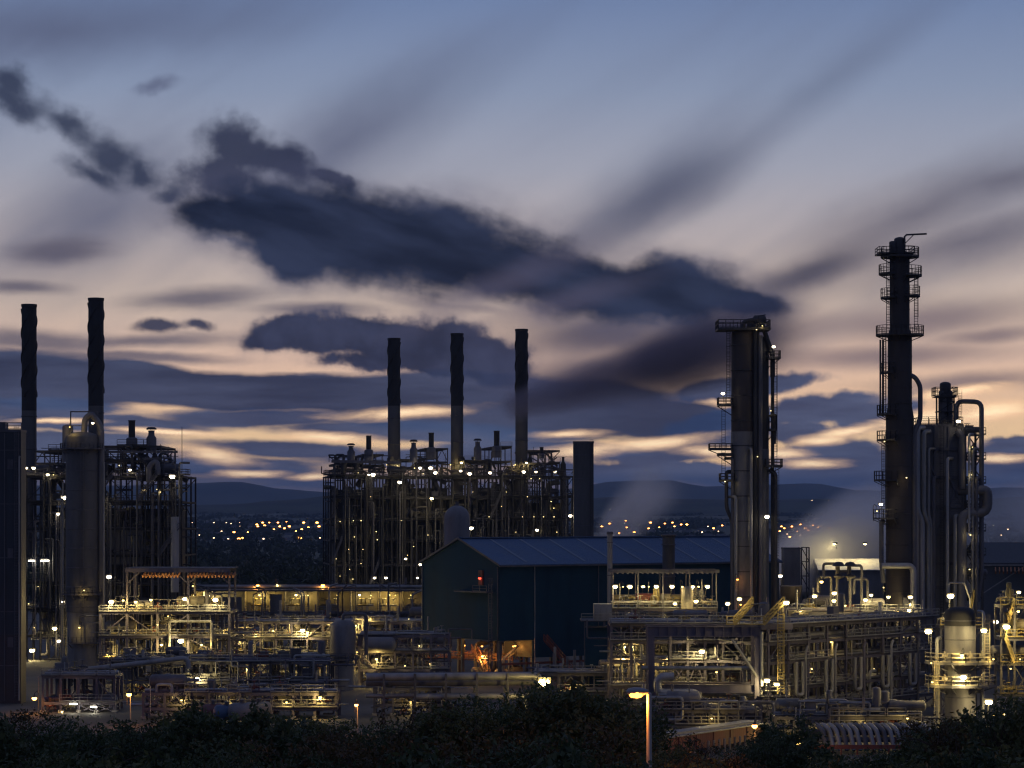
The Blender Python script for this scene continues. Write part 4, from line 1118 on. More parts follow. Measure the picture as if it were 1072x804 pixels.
# big pipes on the low bridge in front of the blue building
def pipe_bridge_front():
    Y = 345; s = Y/K; x0 = 398
    T = Thing('low_pipe_bridge', 'low bridge of thick dark lagged pipes in front of the blue building', 'pipe bridge', (at(x0, 0, Y).x, Y, 0), R(6))
    w = 170*s
    for i, (z, r, y, b) in enumerate(((6.9, 0.55, 0, 1), (5.9, 0.45, 1.6, 1), (4.0, 0.42, 0.2, 0), (7.0, 0.35, 3.0, 1), (4.1, 0.3, 1.6, 1), (4.1, 0.22, 2.6, 0))):
        pts = [(-2 if b else 3+i, y, z), (w*(1 if b else 0.9), y, z)]
        if i % 2 == 0: pts.append((w*(1 if b else 0.9), y, 1.5)); pts[0] = (pts[0][0], y, z)
        T.part('pipe', CLADX if i % 2 == 0 else STEEL).pipe(pts, r, 12)
    for x in span(0.5, w-0.5, 5):
        T.part('trestle', STEEL).bar((x, -0.6, 0), (x, -0.6, 7.4), 0.3); T.part('trestle', STEEL).bar((x, 3.8, 0), (x, 3.8, 7.4), 0.3)
        for z in (3.4, 5.2): T.part('cross_beam', STEEL).bar((x, -0.9, z), (x, 4.1, z), 0.24, 0.3)
    T.part('walkway', DARK).box(0, w, 4.2, 5.2, 5.3, 5.4); T.part('railing', STEEL).rail([(0, 4.25, 5.4), (w, 4.25, 5.4)], 1.1, 0.04)
    lamps(T, [(570,714,'S',341),(443,739,'b',349)], 343)
    T.part('lamp_post', GALV).cyl(T.loc_of(570, 718, 342), T.loc_of(570, 765, 342), 0.1, n=8)
    T.done()
pipe_bridge_front()
# ================================================================== middle furnace block
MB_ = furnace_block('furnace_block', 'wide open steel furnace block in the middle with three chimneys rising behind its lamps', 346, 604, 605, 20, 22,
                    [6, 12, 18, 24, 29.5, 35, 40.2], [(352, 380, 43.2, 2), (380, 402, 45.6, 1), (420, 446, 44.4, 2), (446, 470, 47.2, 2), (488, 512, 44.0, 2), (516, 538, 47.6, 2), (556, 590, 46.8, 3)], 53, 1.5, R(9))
sM = 605/K
MB_.part('roof_beam', STEEL).bar(MB_.loc_of(347, 483, 604), MB_.loc_of(420, 484, 604), 0.4, 0.7)
deck(MB_, (340-346)*sM, (358-346)*sM, -1.5, 5, 40.3, DARK)
for k, z in enumerate((38.2, 33.5, 29.0)): MB_.part('side_landing', DARK).box((341-346+k)*sM, (350-346)*sM, 0, 4, z, z+0.25)
for (a, b) in ((340, 396), (400, 470), (475, 603)):
    MB_.part('top_railing', STEEL).rail([((a-346)*sM, -0.4, 40.3), ((b-346)*sM, -0.4, 40.3)], 1.2, 0.05, 2.0)
MB_.part('roof_truss', STEEL).bar(MB_.loc_of(556, 479, 603), MB_.loc_of(583, 495, 603), 0.3); MB_.part('roof_truss', STEEL).bar(MB_.loc_of(583, 479, 603), MB_.loc_of(556, 495, 603), 0.3)
lamps(MB_, [(386,497,'w'),(391,497,'W'),(418,505,'W'),(440,490,'W'),(451,490,'W'),(443,496,'b'),(456,495,'W'),(482,493,'w'),(492,496,'W'),(513,495,'W'),(548,494,'W'),(561,494,'w'),(581,494,'w'),(602,494,'W'),(606,494,'b'),(565,501,'b'),(452,522,'Y',600),(538,487,'b'),(375,495,'b'),
            (556,501,'b'),(562,555,'W',602),(597,540,'W',602),(493,553,'W',602),(356,546,'b'),(370,545,'b'),(378,545,'b'),(371,562,'b'),(404,605,'W'),(392,605,'w'),(385,612,'b'),(356,603,'b'),(366,596,'b'),(378,590,'b'),(395,565,'b'),(411,575,'b'),(425,585,'w'),(433,572,'b'),(440,591,'w'),(425,604,'b'),(412,556,'b'),(420,545,'b'),(448,560,'b'),(437,605,'w'),(434,490,'b'),(468,502,'b'),(478,522,'b'),(495,515,'b'),
            (533,541,'b'),(547,541,'b'),(559,541,'b'),(569,541,'b'),(580,541,'b'),(588,542,'b'),(512,541,'b'),(525,530,'b'),(552,520,'b'),(577,525,'b'),(530,515,'b'),(507,556,'b'),(540,557,'b'),(583,557,'b'),(388,520,'b'),(360,515,'b'),(365,575,'b'),(405,590,'b'),(380,575,'b'),(352,585,'b'),(463,540,'b')], 603.8)
for (x, y, z, k) in ((8, 5, 8, 'b'), (20, 5, 20, 'b'), (12, 5, 26, 'b'), (30, 6, 31, 'b'), (48, 5, 26, 'b'), (54, 5, 26, 'b'), (58, 6, 32, 'b'), (40, 6, 37, 'b'), (16, 6, 37, 'b'), (6, 4, 14, 'b'), (25, 5, 10, 'b'), (34, 5, 42.5, 'b'), (50, 6, 42.5, 'b')): add_lamp(MB_, k, (x, y, z))
MB_.done()
for px, top, lab in ((412.5, 354, 'sooty wavy-topped chimney, leftmost and lowest of the three in the middle'), (478.5, 349, 'sooty wavy-topped chimney between the other two of the middle block'), (546, 344.5, 'sooty chimney of the middle block half veiled by a drifting smoke plume')):
    T = chimney('chimney', lab, px, top, 13, 616, 25, 425, 'chimneys of the middle furnace block', (0, 0.33))
    add_lamp(T, 'd', (1.2, -3.2, 43.5)); add_lamp(T, 's', (-1.6, -3.0, 43.0))
VL = [(367.5,464,484,6.5,True,'short vent with a rain hat at the left end of the middle block roof'), (386,456,482,5.5,False,'slim open vent left of the first middle chimney'), (433,460,484,6.5,True,'short vent with a rain hat just right of the first middle chimney'),
      (451.5,453,480,5.5,False,'slim open vent left of the second middle chimney'), (500,459,482,6.5,True,'short vent with a rain hat right of the second middle chimney'), (520,451,479,6,False,'slim open vent between the second and third middle chimneys'), (567,468,480,4,False,'stubby open vent right of the third middle chimney')]
for px, t, b, w, cap, lab in VL: vent_stack('vent_stack', lab, px, t, b, w, 606, cap, 'vents of the middle furnace block')

# plain grey square stack
T = Thing('square_stack', 'plain grey square stack at the right end of the middle furnace block', 'stack', (at(611, 0, 598).x, 598, 0)); s = 598/K; zt = at(0, 464, 598).z
T.part('shaft', STACKG).box(-10.5*s, 10.5*s, 0, 5, 0, zt); T.part('cap', STEEL).box(-10.8*s, 10.8*s, -0.1, 5.1, zt+0.003, zt+0.5)
for k in range(8): T.part('stiffener', STEEL).box(-10.6*s, 10.6*s, -0.12, -0.004, lerp(4, zt-3, k/7), lerp(4, zt-3, k/7)+0.2)
T.part('ladder', DARK).ladder((8*s, -0.3, 3), zt, 0.5, 0.035); T.done()

# domed drum behind the blue building
T = Thing('domed_drum', 'pale grey drum with a domed top behind the gable of the blue building', 'vessel', (at(478.5, 0, 555).x, 555, 0)); s = 555/K
T.part('shell', VESSEL).dome_vessel((0,0,0), 13.5*s, 8, at(0, 529, 555).z, 28, 1.0)
for k in range(4): T.part('leg', STEEL).cyl((2*math.cos(k*1.57+.78), 2*math.sin(k*1.57+.78), 0), (2*math.cos(k*1.57+.78), 2*math.sin(k*1.57+.78), 8.5), 0.25, n=8)
T.part('nozzle', STEEL).cyl((0, 0, at(0, 530, 555).z), (0, 0, at(0, 525, 555).z), 0.4, n=8)
T.part('ring_band', STEEL).lathe([(13.4*s, 20), (13.9*s, 20.02), (13.9*s, 20.3), (13.4*s, 20.32)], (0,0,0), 28); T.done()

# ================================================================== the blue building
def blue_building():
    A = R(35); o = at(523, 0, 430); rr = random.Random(61)
    T = Thing('blue_building', 'large dark blue clad building with a low gabled roof, raised on stilts', 'building', (o.x, 430, 0), A)
    L, Wd = 66.0, 25.5; ze = at(0, 591.5, 430).z; zr = 25.7; zb = at(0, 671, 430).z; zl = at(0, 690, 430).z
    t = 0.25
    g = T.part('gable_wall', WALLB)      # end wall facing the camera's left
    for x0 in (0.0,):
        v = [(x0, 0, zb), (x0, Wd, zb), (x0, Wd, ze), (x0, Wd/2, zr), (x0, 0, ze), (x0+t, 0, zb), (x0+t, Wd, zb), (x0+t, Wd, ze), (x0+t, Wd/2, zr), (x0+t, 0, ze)]
        g.add(v, [(0,4,3,2,1), (5,6,7,8,9), (0,1,6,5), (1,2,7,6), (2,3,8,7), (3,4,9,8), (4,0,5,9)])
    g2 = T.part('gable_wall', WALLB); g2.add([(q[0]+L-t, q[1], q[2]) for q in v], [(0,4,3,2,1), (5,6,7,8,9), (0,1,6,5), (1,2,7,6), (2,3,8,7), (3,4,9,8), (4,0,5,9)])
    T.part('side_wall', WALLB).box(t+0.003, L-t-0.003, 0.003, t, zb, ze-0.05); T.part('side_wall', WALLB).box(t+0.003, L-t-0.003, Wd-t, Wd-0.003, zb, ze-0.05)
    T.part('lower_wall', WALLB).box(7.3, 34, 0.06, 0.3, zl, zb-0.004); T.part('lower_wall', DARK).box(7.3, 7.5, 0.35, 9, zl, zb-0.12)
    T.part('floor_slab', CONC).box(0.3, L-0.3, 0.35, Wd-0.4, zb-0.1, zb+0.25)
    for sg in (0, 1):
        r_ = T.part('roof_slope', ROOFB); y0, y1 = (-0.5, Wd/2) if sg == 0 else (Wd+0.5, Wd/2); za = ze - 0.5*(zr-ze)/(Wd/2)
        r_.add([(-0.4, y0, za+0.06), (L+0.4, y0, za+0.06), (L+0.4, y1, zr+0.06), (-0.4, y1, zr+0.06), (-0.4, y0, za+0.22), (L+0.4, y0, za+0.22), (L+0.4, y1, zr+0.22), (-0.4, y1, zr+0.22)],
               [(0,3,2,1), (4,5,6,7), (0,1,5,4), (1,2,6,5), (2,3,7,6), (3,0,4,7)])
    for k in range(9):
        x = 6.0 + k*6.6; q = T.part('roof_light', GRP); y0, y1 = 0.6, Wd/2-0.8; f = lambda y: ze + (zr-ze)*y/(Wd/2)
        q.add([(x, y0, f(y0)+0.23), (x+0.55, y0, f(y0)+0.23), (x+0.55, y1, f(y1)+0.23), (x, y1, f(y1)+0.23), (x, y0, f(y0)+0.29), (x+0.55, y0, f(y0)+0.29), (x+0.55, y1, f(y1)+0.29), (x, y1, f(y1)+0.29)],
              [(0,3,2,1), (4,5,6,7), (0,1,5,4), (1,2,6,5), (2,3,7,6), (3,0,4,7)])
    T.part('ridge_cap', ROOFB).bar((-0.45, Wd/2, zr+0.30), (L+0.45, Wd/2, zr+0.30), 0.9, 0.18)
    T.part('gutter', STEEL).box(-0.4, L+0.4, -0.75, -0.5, ze-0.35, ze-0.1)
    T.part('verge_trim', STEEL).bar((-0.47, -0.5, ze-0.03), (-0.47, Wd/2, zr+0.2), 0.1, 0.35); T.part('verge_trim', STEEL).bar((-0.47, Wd+0.5, ze-0.03), (-0.47, Wd/2, zr+0.2), 0.1, 0.35)
    for x, y in ((7.6, -0.16), (-0.16, Wd-0.3), (-0.16, 0.4)):
        T.part('downpipe', GALV if y != 0.4 else STEEL).cyl((x, y, 3), (x, y, ze-0.4), 0.11, n=8)
    for x in (22, 38, 54): T.part('downpipe', STEEL).cyl((x, -0.16, 3), (x, -0.16, ze-0.4), 0.1, n=8)
    # landing, beacon and caged ladder on the gable
    zp = at(0, 620, 430).z
    T.part('landing', STEEL).box(-1.5, -0.01, 2.0, 12.5, zp-0.2, zp); T.part('railing', STEEL).rail([(-1.45, 2.0, zp), (-1.45, 6.5, zp)], 1.1, 0.05)
    lad = T.part('caged_ladder', STEEL); lad.ladder((-1.2, 1.3, 1.0), zp+1.5, 0.6, 0.05)
    bx = T.part('sign_box', RED); bx.box(-0.35, -0.02, 5.0, 6.2, zp+1.2, zp+3.8)
    add_lamp(T, 'r', (-0.55, 5.5, zp+2.4))
    # stilts and what stands below
    for x in span(0.6, L-1, 9):
        for y in (0.8, Wd*0.5, Wd-0.8): T.part('stilt', STEEL).bar((x, y, 0), (x, y, zb-0.1), 0.5)
    for y in (0.8, Wd-0.8): T.part('base_beam', RED).bar((0.6, y, 3.4), (20, y, 3.4), 0.3, 0.4)
    T.part('stair', ORANGE_LIT).stair((0.5, 3.5, 0.3), (1.5, 10.5, 5.6), 1.0, 0.06, 'y'); T.part('stair', RED).stair((8.8, -1.8, 7.6), (14.5, -1.8, 2.0), 1.0, 0.06, 'x')  # first flight carries the orange lamplight in its colour
    for k in range(7):
        y = rr.uniform(3, Wd-2); x = rr.uniform(2.0, 12); T.part('pump', rr.choice((CREAM, STEEL, GALV))).drum((x, y, 1.6), 0.7, 2.0, 'x', 10)
    for k in range(10):
        y = rr.uniform(2, Wd-2); x = rr.uniform(1.5, 9); T.part('pipe', rr.choice((CREAM, STEEL, GALV))).pipe([(x, y, 0.5), (x, y, rr.uniform(3, 6.5)), (x+rr.uniform(2, 6), y, 6.5)], rr.uniform(0.1, 0.28), 8)
    for k in range(4): T.part('railing', ORANGE_LIT).rail([(1+k*3, 4+k, 3.6), (1+k*3, Wd-3, 3.6)], 1.1, 0.06)
    for q in ((2.0, 8.5, 6.3), (3.5, 16.5, 6.0), (6.5, 5.0, 6.3), (1.5, 22.5, 5.8), (1.2, 13.0, 6.3), (4.5, 1.6, 6.6), (5, 19, 6.0), (13, 1.2, 4.0)): add_lamp(T, 'p', q)
    add_lamp(T, 'y', T.loc_of(505, 687, 436))
    T.done()
blue_building()

# tall pipes standing by its long wall
def wall_pipe(name, label, px, top, bot, wpx, Y, mat, cap):
    s = Y/K; z0 = 0; zt = at(0, top, Y).z; r = wpx/2*s
    T = Thing(name, label, 'vent pipe', (at(px, 0, Y).x, Y, 0))
    T.part('pipe', mat).lathe([(r, 0), (r, zt-0.5)], (0,0,0), 16); T.part('cowl', STEEL).lathe([(r*1.15, zt-0.5+0.003), (r*1.25, zt-0.35), (r*1.25, zt-0.1), (r*1.0, zt), (0.02, zt)], (0,0,0), 16)
    for k in range(5): z = lerp(2, zt-2, k/4); T.part('flange', STEEL).lathe([(r*1.01, z), (r*1.18, z+0.02), (r*1.18, z+0.16), (r*1.01, z+0.18)], (0,0,0), 16)
    for z in (zt-4, zt-9): T.part('wall_bracket', STEEL).bar((0, 0, z), (0, 4, z), 0.14)
    T.done()
wall_pipe('vent_pipe', 'slim pale vent pipe against the long wall of the blue building', 638.5, 556.5, 650, 5.5, 425, GALV, True)
wall_pipe('vent_pipe', 'wide grey duct rising above the eave of the blue building', 700, 559, 640, 13, 432, STACKG, False)
# ================================================================== twin column, right of the blue building
def twin_column():
    Y = 420; s = Y/K; px0 = 785
    T = Thing('twin_column', 'pair of tall process columns strapped together beside the blue building', 'column', (at(px0, 0, Y).x, Y, 0))
    X = lambda p: (p-px0)*s
    Z = lambda y: at(0, y, Y).z
    c1 = (X(777.5), 0); r1 = 12*s
    T.part('upper_shell', RUST).dome_vessel((*c1, 0), r1, Z(452)+0.003, Z(345), 26, 0.4)
    T.part('lower_shell', COLSHEL).lathe([(r1*1.02, 3), (r1*1.02, Z(452))], (*c1, 0), 26); T.part('skirt', CONC).lathe([(r1*1.1, 0), (r1*1.02, 2.99)], (*c1, 0), 26)
    c2 = (X(799), 0.6); r2 = 6.2*s
    T.part('upper_shell', DARK).dome_vessel((*c2, 0), r2, Z(470)+0.003, Z(352), 20, 0.5); T.part('lower_shell', COLSHEL).lathe([(r2*1.03, 0), (r2*1.03, Z(470))], (*c2, 0), 20)
    for p_, y_, r_, top, m_ in ((791, -1.3, 1.7, 340, DARK), (795, -2.0, 1.1, 352, STEEL), (769, -2.4, 0.9, 520, GALV), (785, -2.6, 0.8, 470, CLADX), (766, -1.4, 0.8, 480, STEEL)):
        T.part('side_pipe', m_).pipe([(X(p_), y_, 1), (X(p_), y_, Z(top))] + ([(X(p_)-1.2, 0, Z(top))] if top > 460 else []), r_*0.32, 8)
    T.part('overhead_pipe', DARK).pipe([(X(778), 0, Z(346)), (X(778), 0, Z(337)), (X(790), -0.6, Z(335)), (X(797), -0.6, Z(338)), (X(808.5), -0.4, Z(372)), (X(808.5), -0.4, Z(395))], 0.42, 10)
    T.part('side_pipe', DARK).cyl((X(808.5), -0.4, Z(395)), (X(808.5), -0.4, 4), 0.30, n=8)
    for k in range(11):
        z = lerp(Z(625), Z(362), k/10); T.part('band', DARK).lathe([(r1*1.025, z), (r1*1.05, z+0.02), (r1*1.05, z+0.16), (r1*1.025, z+0.18)], (*c1, 0), 26)
    # rectangular head platform and the landings below it
    m = T.part('head_platform', DARK); z = Z(345); m.box(X(750), X(805), -3.0, 3.0, z-0.25, z)
    e = T.part('railing', DARK); e.rail([(X(750)+.1, -2.9, z), (X(805)-.1, -2.9, z), (X(805)-.1, 2.9, z), (X(750)+.1, 2.9, z)], 1.5, 0.06, 1.3, True)
    z2 = Z(335); T.part('top_equipment', DARK).drum((X(795), 0, z+1.6), 0.9, 1.6, 'x', 12); T.part('top_equipment', DARK).dome_vessel((X(786), 0, z), 0.7, 0, 1.8, 12); T.part('davit', DARK).tube([(X(793), -2, z), (X(793), -2, z+2.2), (X(800), -2, z+2.4)], 0.11, 6)
    def land(a, b, y, d=2.2, rh=1.2):
        zz = Z(y); T.part('landing', DARK).box(X(a), X(b), -d, 1.2, zz-0.22, zz); T.part('railing', DARK).rail([(X(a)+.05, -d+.05, zz), (X(b)-.05, -d+.05, zz), (X(b)-.05, 1.1, zz), (X(a)+.05, 1.1, zz)], rh, 0.05, 1.1, True)
        T.part('bracket', DARK).bar((X(a) if b < px0 else X(b), 0, zz-0.2), (X(b) if b < px0 else X(a), 0, zz-1.8), 0.14)
    land(803, 816, 375); land(751, 766, 424); land(742, 766, 470, 1.6, 0.9); land(753, 768, 503); land(800, 818, 488); land(751, 766, 476, 2.0, 0.2); land(804, 812, 450, 1.8, 2.5)
    T.part('ladder', DARK).ladder((X(762), -0.8, Z(424)), Z(345), 0.6, 0.04); T.part('ladder', DARK).ladder((X(757), -0.8, Z(503)), Z(424), 0.6, 0.04, cage=False)
    T.part('ladder', DARK).ladder((X(811), -0.9, Z(488)), Z(375), 0.6, 0.04); T.part('ladder', DARK).ladder((X(813), -0.9, 12), Z(488), 0.6, 0.04, cage=False)
    T.part('bypass_pipe', DARK).pipe([(X(766), -0.5, Z(494)), (X(760), -0.9, Z(494)), (X(760), -0.9, Z(532)), (X(766), -0.9, Z(545)), (X(766), -0.9, 12)], 0.35, 8)
    T.part('bypass_pipe', DARK).pipe([(X(805), -0.5, Z(492)), (X(811), -0.9, Z(496)), (X(811), -0.9, 9)], 0.42, 8); T.part('bypass_pipe', DARK).pipe([(X(806), -0.5, Z(436)), (X(811), -0.9, Z(434)), (X(810), -0.9, Z(465))], 0.3, 8)
    lamps(T, [(803,541,'W',416),(757,412,'w',417),(810,363,'w',417),(798,341,'b',417),(759,504,'b',417),(808,449,'b',417),(807,430,'b',417),(793,478,'b',416),(792,345,'b',416)], 416)
    add_lamp(T, 'q', (X(773), -4.2, Z(632))); add_lamp(T, 'q', (X(770), -3.6, Z(606)))
    T.done()
twin_column()

# ================================================================== the tallest column at the right
def tall_column():
    Y = 412; s = Y/K; px0 = 942
    T = Thing('tall_column', 'tallest rust brown column with many ringed walkways and a davit arm on top', 'column', (at(px0, 0, Y).x, Y, 0))
    X = lambda p: (p-px0)*s
    Z = lambda y: at(0, y, Y).z
    r0, r1, r2 = 14.6*s, 12.6*s, 10.2*s
    T.part('lower_shell', RUST).lathe([(r0, 0), (r0, Z(437)), (r1, Z(425))], (0,0,0), 28)
    T.part('middle_shell', RUST).lathe([(r1, Z(425)+.003), (r1, Z(352)), (r2, Z(344))], (0,0,0), 28)
    T.part('upper_shell', RUST).lathe([(r2, Z(344)+.003), (r2, Z(268)), (r2*0.8, Z(264)), (r2*.4, Z(262)), (0.05, Z(261.5))], (0,0,0), 28)
    for k in range(22):
        y = lerp(620, 275, k/21); r = r0 if y > 437 else (r1 if y > 352 else r2)
        T.part('seam_ring', RUST).lathe([(r*1.001, Z(y)), (r*1.025, Z(y)+0.02), (r*1.025, Z(y)+0.14), (r*1.001, Z(y)+0.16)], (0,0,0), 28)
    for y, r, ro, a0, a1 in ((269, r2, 20*s, -180, 180), (289, r2, 23*s, -80, 70), (287, r2, 22*s, 130, 235), (312, r2, 20*s, 110, 245), (310, r2, 21*s, -70, 40), (351, r2, 25*s, -180, 180), (434, r1, 24*s, 120, 250), (461, r0, 24*s, 120, 250), (503, r0, 27*s, 110, 255), (543, r0, 28*s, 120, 250), (390, r1, 20*s, 130, 240)):
        platform(T, (0, 0), r, Z(y), ro, a0, a1, DARK, 1.6)
    deck(T, X(918), X(955), -2.4, 2.4, Z(268)+0.3, DARK)
    T.part('davit', DARK).tube([(X(946), -1.0, Z(268)), (X(946), -1.0, Z(248.5)), (X(948), -1.0, Z(246.5)), (X(969), -1.0, Z(245.5))], 0.17, 6); T.part('davit', DARK).bar((X(946), -1.0, Z(256)), (X(955), -1.0, Z(247)), 0.14)
    T.part('head_nozzle', DARK).dome_vessel((X(934), -0.5, Z(266)), 0.6, 0, 2.2, 10); T.part('head_nozzle', DARK).dome_vessel((X(942), 0, Z(264)), 1.0, 0, 2.6, 12)
    T.part('ladder', DARK).ladder((X(924.5), -1.0, Z(434)), Z(351), 0.6, 0.05); T.part('ladder', DARK).ladder((X(929), -1.0, Z(351)), Z(269), 0.6, 0.045); T.part('ladder', DARK).ladder((X(924), -1.0, Z(543)), Z(461), 0.6, 0.05); T.part('ladder', DARK).ladder((X(958), -1.0, Z(347)), Z(290), 0.6, 0.045)
    for p_ in (921, 924): T.part('drop_pipe', DARK).cyl((X(p_), -0.6, Z(434)), (X(p_), -0.6, Z(356)), 0.16, n=7)
    T.part('drop_pipe', STEEL).pipe([(X(924), -1.6, Z(546)), (X(921), -1.8, Z(546)), (X(921), -1.8, Z(590)), (X(923), -1.8, Z(610))], 0.4, 8)
    T.part('side_pipe', STEEL).pipe([(X(950), -0.6, Z(392)), (X(957), -0.9, Z(395)), (X(962.5), -0.9, Z(404)), (X(962.5), -0.9, Z(440)), (X(956), -1.2, Z(452)), (X(956), -1.2, 8)], 0.42, 10)
    T.part('base_pipe', CLAD).pipe([(X(920), -3.0, Z(592)), (X(950), -3.0, Z(592)), (X(953), -3.0, Z(596)), (X(953), -3.0, Z(640))], 0.55, 10)
    lamps(T, [(922,528,'w',408),(918,535,'b',408),(926,462,'b',408),(952,633,'Y',406),(949,500,'b',408)], 408)
    T.done()
tall_column()

# ================================================================== clad reactor tower with its pipework
def reactor():
    Y = 424; s = Y/K; px0 = 985; rr = random.Random(71)
    T = Thing('reactor_tower', 'grey clad reactor tower laced with pipes right of the tallest column', 'reactor', (at(px0, 0, Y).x, Y, 0))
    X = lambda p: (p-px0)*s
    Z = lambda y: at(0, y, Y).z
    RC = paint('reactor_cladding', (0.13, 0.125, 0.13), 0.6, 0.1, 0.25, 0.35, 0.2, seams=('Z', 0.9))
    T.part('casing', RC).box(X(963), X(1008), 0, 8, 4, Z(446)); T.part('casing_roof', STEEL).box(X(962), X(1009), -0.15, 8.1, Z(446)+.003, Z(446)+0.3)
    T.part('hopper', STACKG).lathe([(3.6, 0), (3.6, 4.0)], (X(985), 4, 0), 18)
    for p_ in (963, 978, 993, 1008): T.part('buckstay', STEEL).bar((X(p_), -0.18, 4), (X(p_), -0.18, Z(446)), 0.3)
    for y in (470, 500, 530, 560, 590, 615): T.part('buckstay', STEEL).bar((X(962), -0.34, Z(y)), (X(1009), -0.34, Z(y)), 0.26, 0.5)
    for (a, b, c, d) in ((965,500,980,470), (980,500,965,470), (978,560,993,530), (993,500,1007,530), (1007,500,993,530)): T.part('brace', STEEL).bar((X(a), -0.5, Z(b)), (X(c), -0.5, Z(d)), 0.2)
    # lattice on the right
    for p_ in (1010, 1028):
        for y in (-0.5, 6): T.part('column', DARK).bar((X(p_), y, 0), (X(p_), y, Z(452)), 0.36)
    ys = [452, 478, 503, 528, 553, 578, 603, 628]
    for a, b in zip(ys, ys[1:]):
        T.part('beam', DARK).bar((X(1010), -0.5, Z(a)), (X(1028), -0.5, Z(a)), 0.24, 0.4); T.part('brace', DARK).bar((X(1010), -0.55, Z(a)), (X(1028), -0.55, Z(b)), 0.2); T.part('brace', DARK).bar((X(1028), -0.4, Z(a)), (X(1010), -0.4, Z(b)), 0.2)
        T.part('deck', DARK).box(X(1009), X(1031), -0.9, 6, Z(a)-0.6, Z(a)-0.5); T.part('railing', DARK).rail([(X(1009), -0.85, Z(a)-0.5), (X(1031), -0.85, Z(a)-0.5)], 1.2, 0.05)
    # head house
    zt = Z(446)+0.3
    T.part('railing', DARK).rail([(X(963), 0, zt), (X(1008), 0, zt), (X(1008), 8, zt), (X(963), 8, zt)], 1.3, 0.05, 1.5, True)
    for p_ in (984.5, 1000):
        for y in (1.2, 3.8): T.part('head_column', DARK).bar((X(p_), y, zt), (X(p_), y, Z(414)), 0.26)
    for y in (440, 430, 420, 414):
        T.part('head_deck', DARK).box(X(983), X(1002), 0.8, 4.2, Z(y)-0.15, Z(y)) if y in (430, 414) else T.part('head_beam', DARK).bar((X(984), 1.1, Z(y)), (X(1001), 1.1, Z(y)), 0.2)
        T.part('head_brace', DARK).bar((X(984.5), 1.15, Z(y)), (X(1000), 1.15, Z(y)+1.6), 0.14)
    T.part('railing', DARK).rail([(X(980), 0.5, Z(414)), (X(1003), 0.5, Z(414)), (X(1003), 4.4, Z(414)), (X(980), 4.4, Z(414))], 1.5, 0.055, 1.0, True); T.part('head_deck', DARK).box(X(980), X(1003.5), 0.3, 4.5, Z(414)-0.25, Z(414)-0.154)
    for p_, y_ in ((989, 2), (996, 2.6)): T.part('head_drum', STEEL).dome_vessel((X(p_), y_, zt), 0.75, 0, Z(408)-zt, 14)
    T.part('dome_lamp_head', DARK).dome_vessel((X(992), 2.2, Z(412)), 1.0, 0, 2.2, 14); T.part('mast', DARK).cyl((X(992), 2.2, Z(406)), (X(992), 2.2, Z(399)), 0.08, n=5)
    # big pipes
    T.part('gooseneck_pipe', STEEL).pipe([(X(1001), -0.2, Z(446)), (X(1001), -0.2, Z(420)), (X(1026.5), -0.9, Z(421)), (X(1026.5), -0.9, Z(600)), (X(1022), -0.9, Z(630))], 0.42, 12, 3)
    T.part('loop_pipe', VESSEL).pipe([(X(1004), 0, Z(513)), (X(1020), -1.6, Z(513)), (X(1032), -1.6, Z(513)), (X(1032), -1.6, Z(537)), (X(1005), -1.6, Z(537)), (X(1005), -1.6, Z(600)), (X(1005), -1.6, 2)], 0.85, 14, 2.0)
    T.part('loop_pipe', STEEL).pipe([(X(1000), -1.2, Z(452)), (X(1006), -1.2, Z(458)), (X(1006), -1.2, Z(512))], 0.7, 12, 2.0)
    for i, (p_, y0, y1, d) in enumerate(((960, 448, 640, 5), (966, 452, 640, 5), (971, 470, 640, 3), (976, 500, 640, 0), (990, 480, 630, 0), (998, 540, 640, 0), (1016, 470, 640, 0), (1020, 500, 640, 0), (1012, 455, 560, 0))):
        pts = [(X(p_)+1.2, -0.3, Z(y0)), (X(p_), -1.1-0.15*i, Z(y0)), (X(p_), -1.1-0.15*i, Z(535+i*2))]
        if d: pts += [(X(p_+d), -1.1-0.15*i, Z(545+i*2)), (X(p_+d), -1.1-0.15*i, Z(y1))]
        else: pts.append((X(p_), -1.1-0.15*i, Z(y1)))
        T.part('riser_pipe', (CLAD, GALV, CLADX, STEEL)[i % 4]).pipe(pts, (0.42, 0.42, 0.25, 0.3, 0.3, 0.35, 0.28, 0.3, 0.25)[i], 10)
    valves(T, X(1011), X(1027), -0.5, 4, [Z(y)-0.5 for y in ys], 16, rr, (DARK, STEEL)); equipment(T, X(1012), X(1026), 1, 5, [Z(y)-0.6 for y in ys], 8, rr, (STEEL, VESSEL))
    T.part('ladder', DARK).ladder((X(1004), -0.6, Z(446)), Z(414), 0.5, 0.04); T.part('ladder', DARK).ladder((X(985), -0.8, 6), Z(446), 0.6, 0.04)
    lamps(T, [(1003,441,'w',422),(995,440,'b',422),(968,441,'b',422),(1017,497,'b',421),(1018,468,'b',421),(1016,560,'b',421),(1015,596,'b',421)], 422)
    T.done()
reactor()

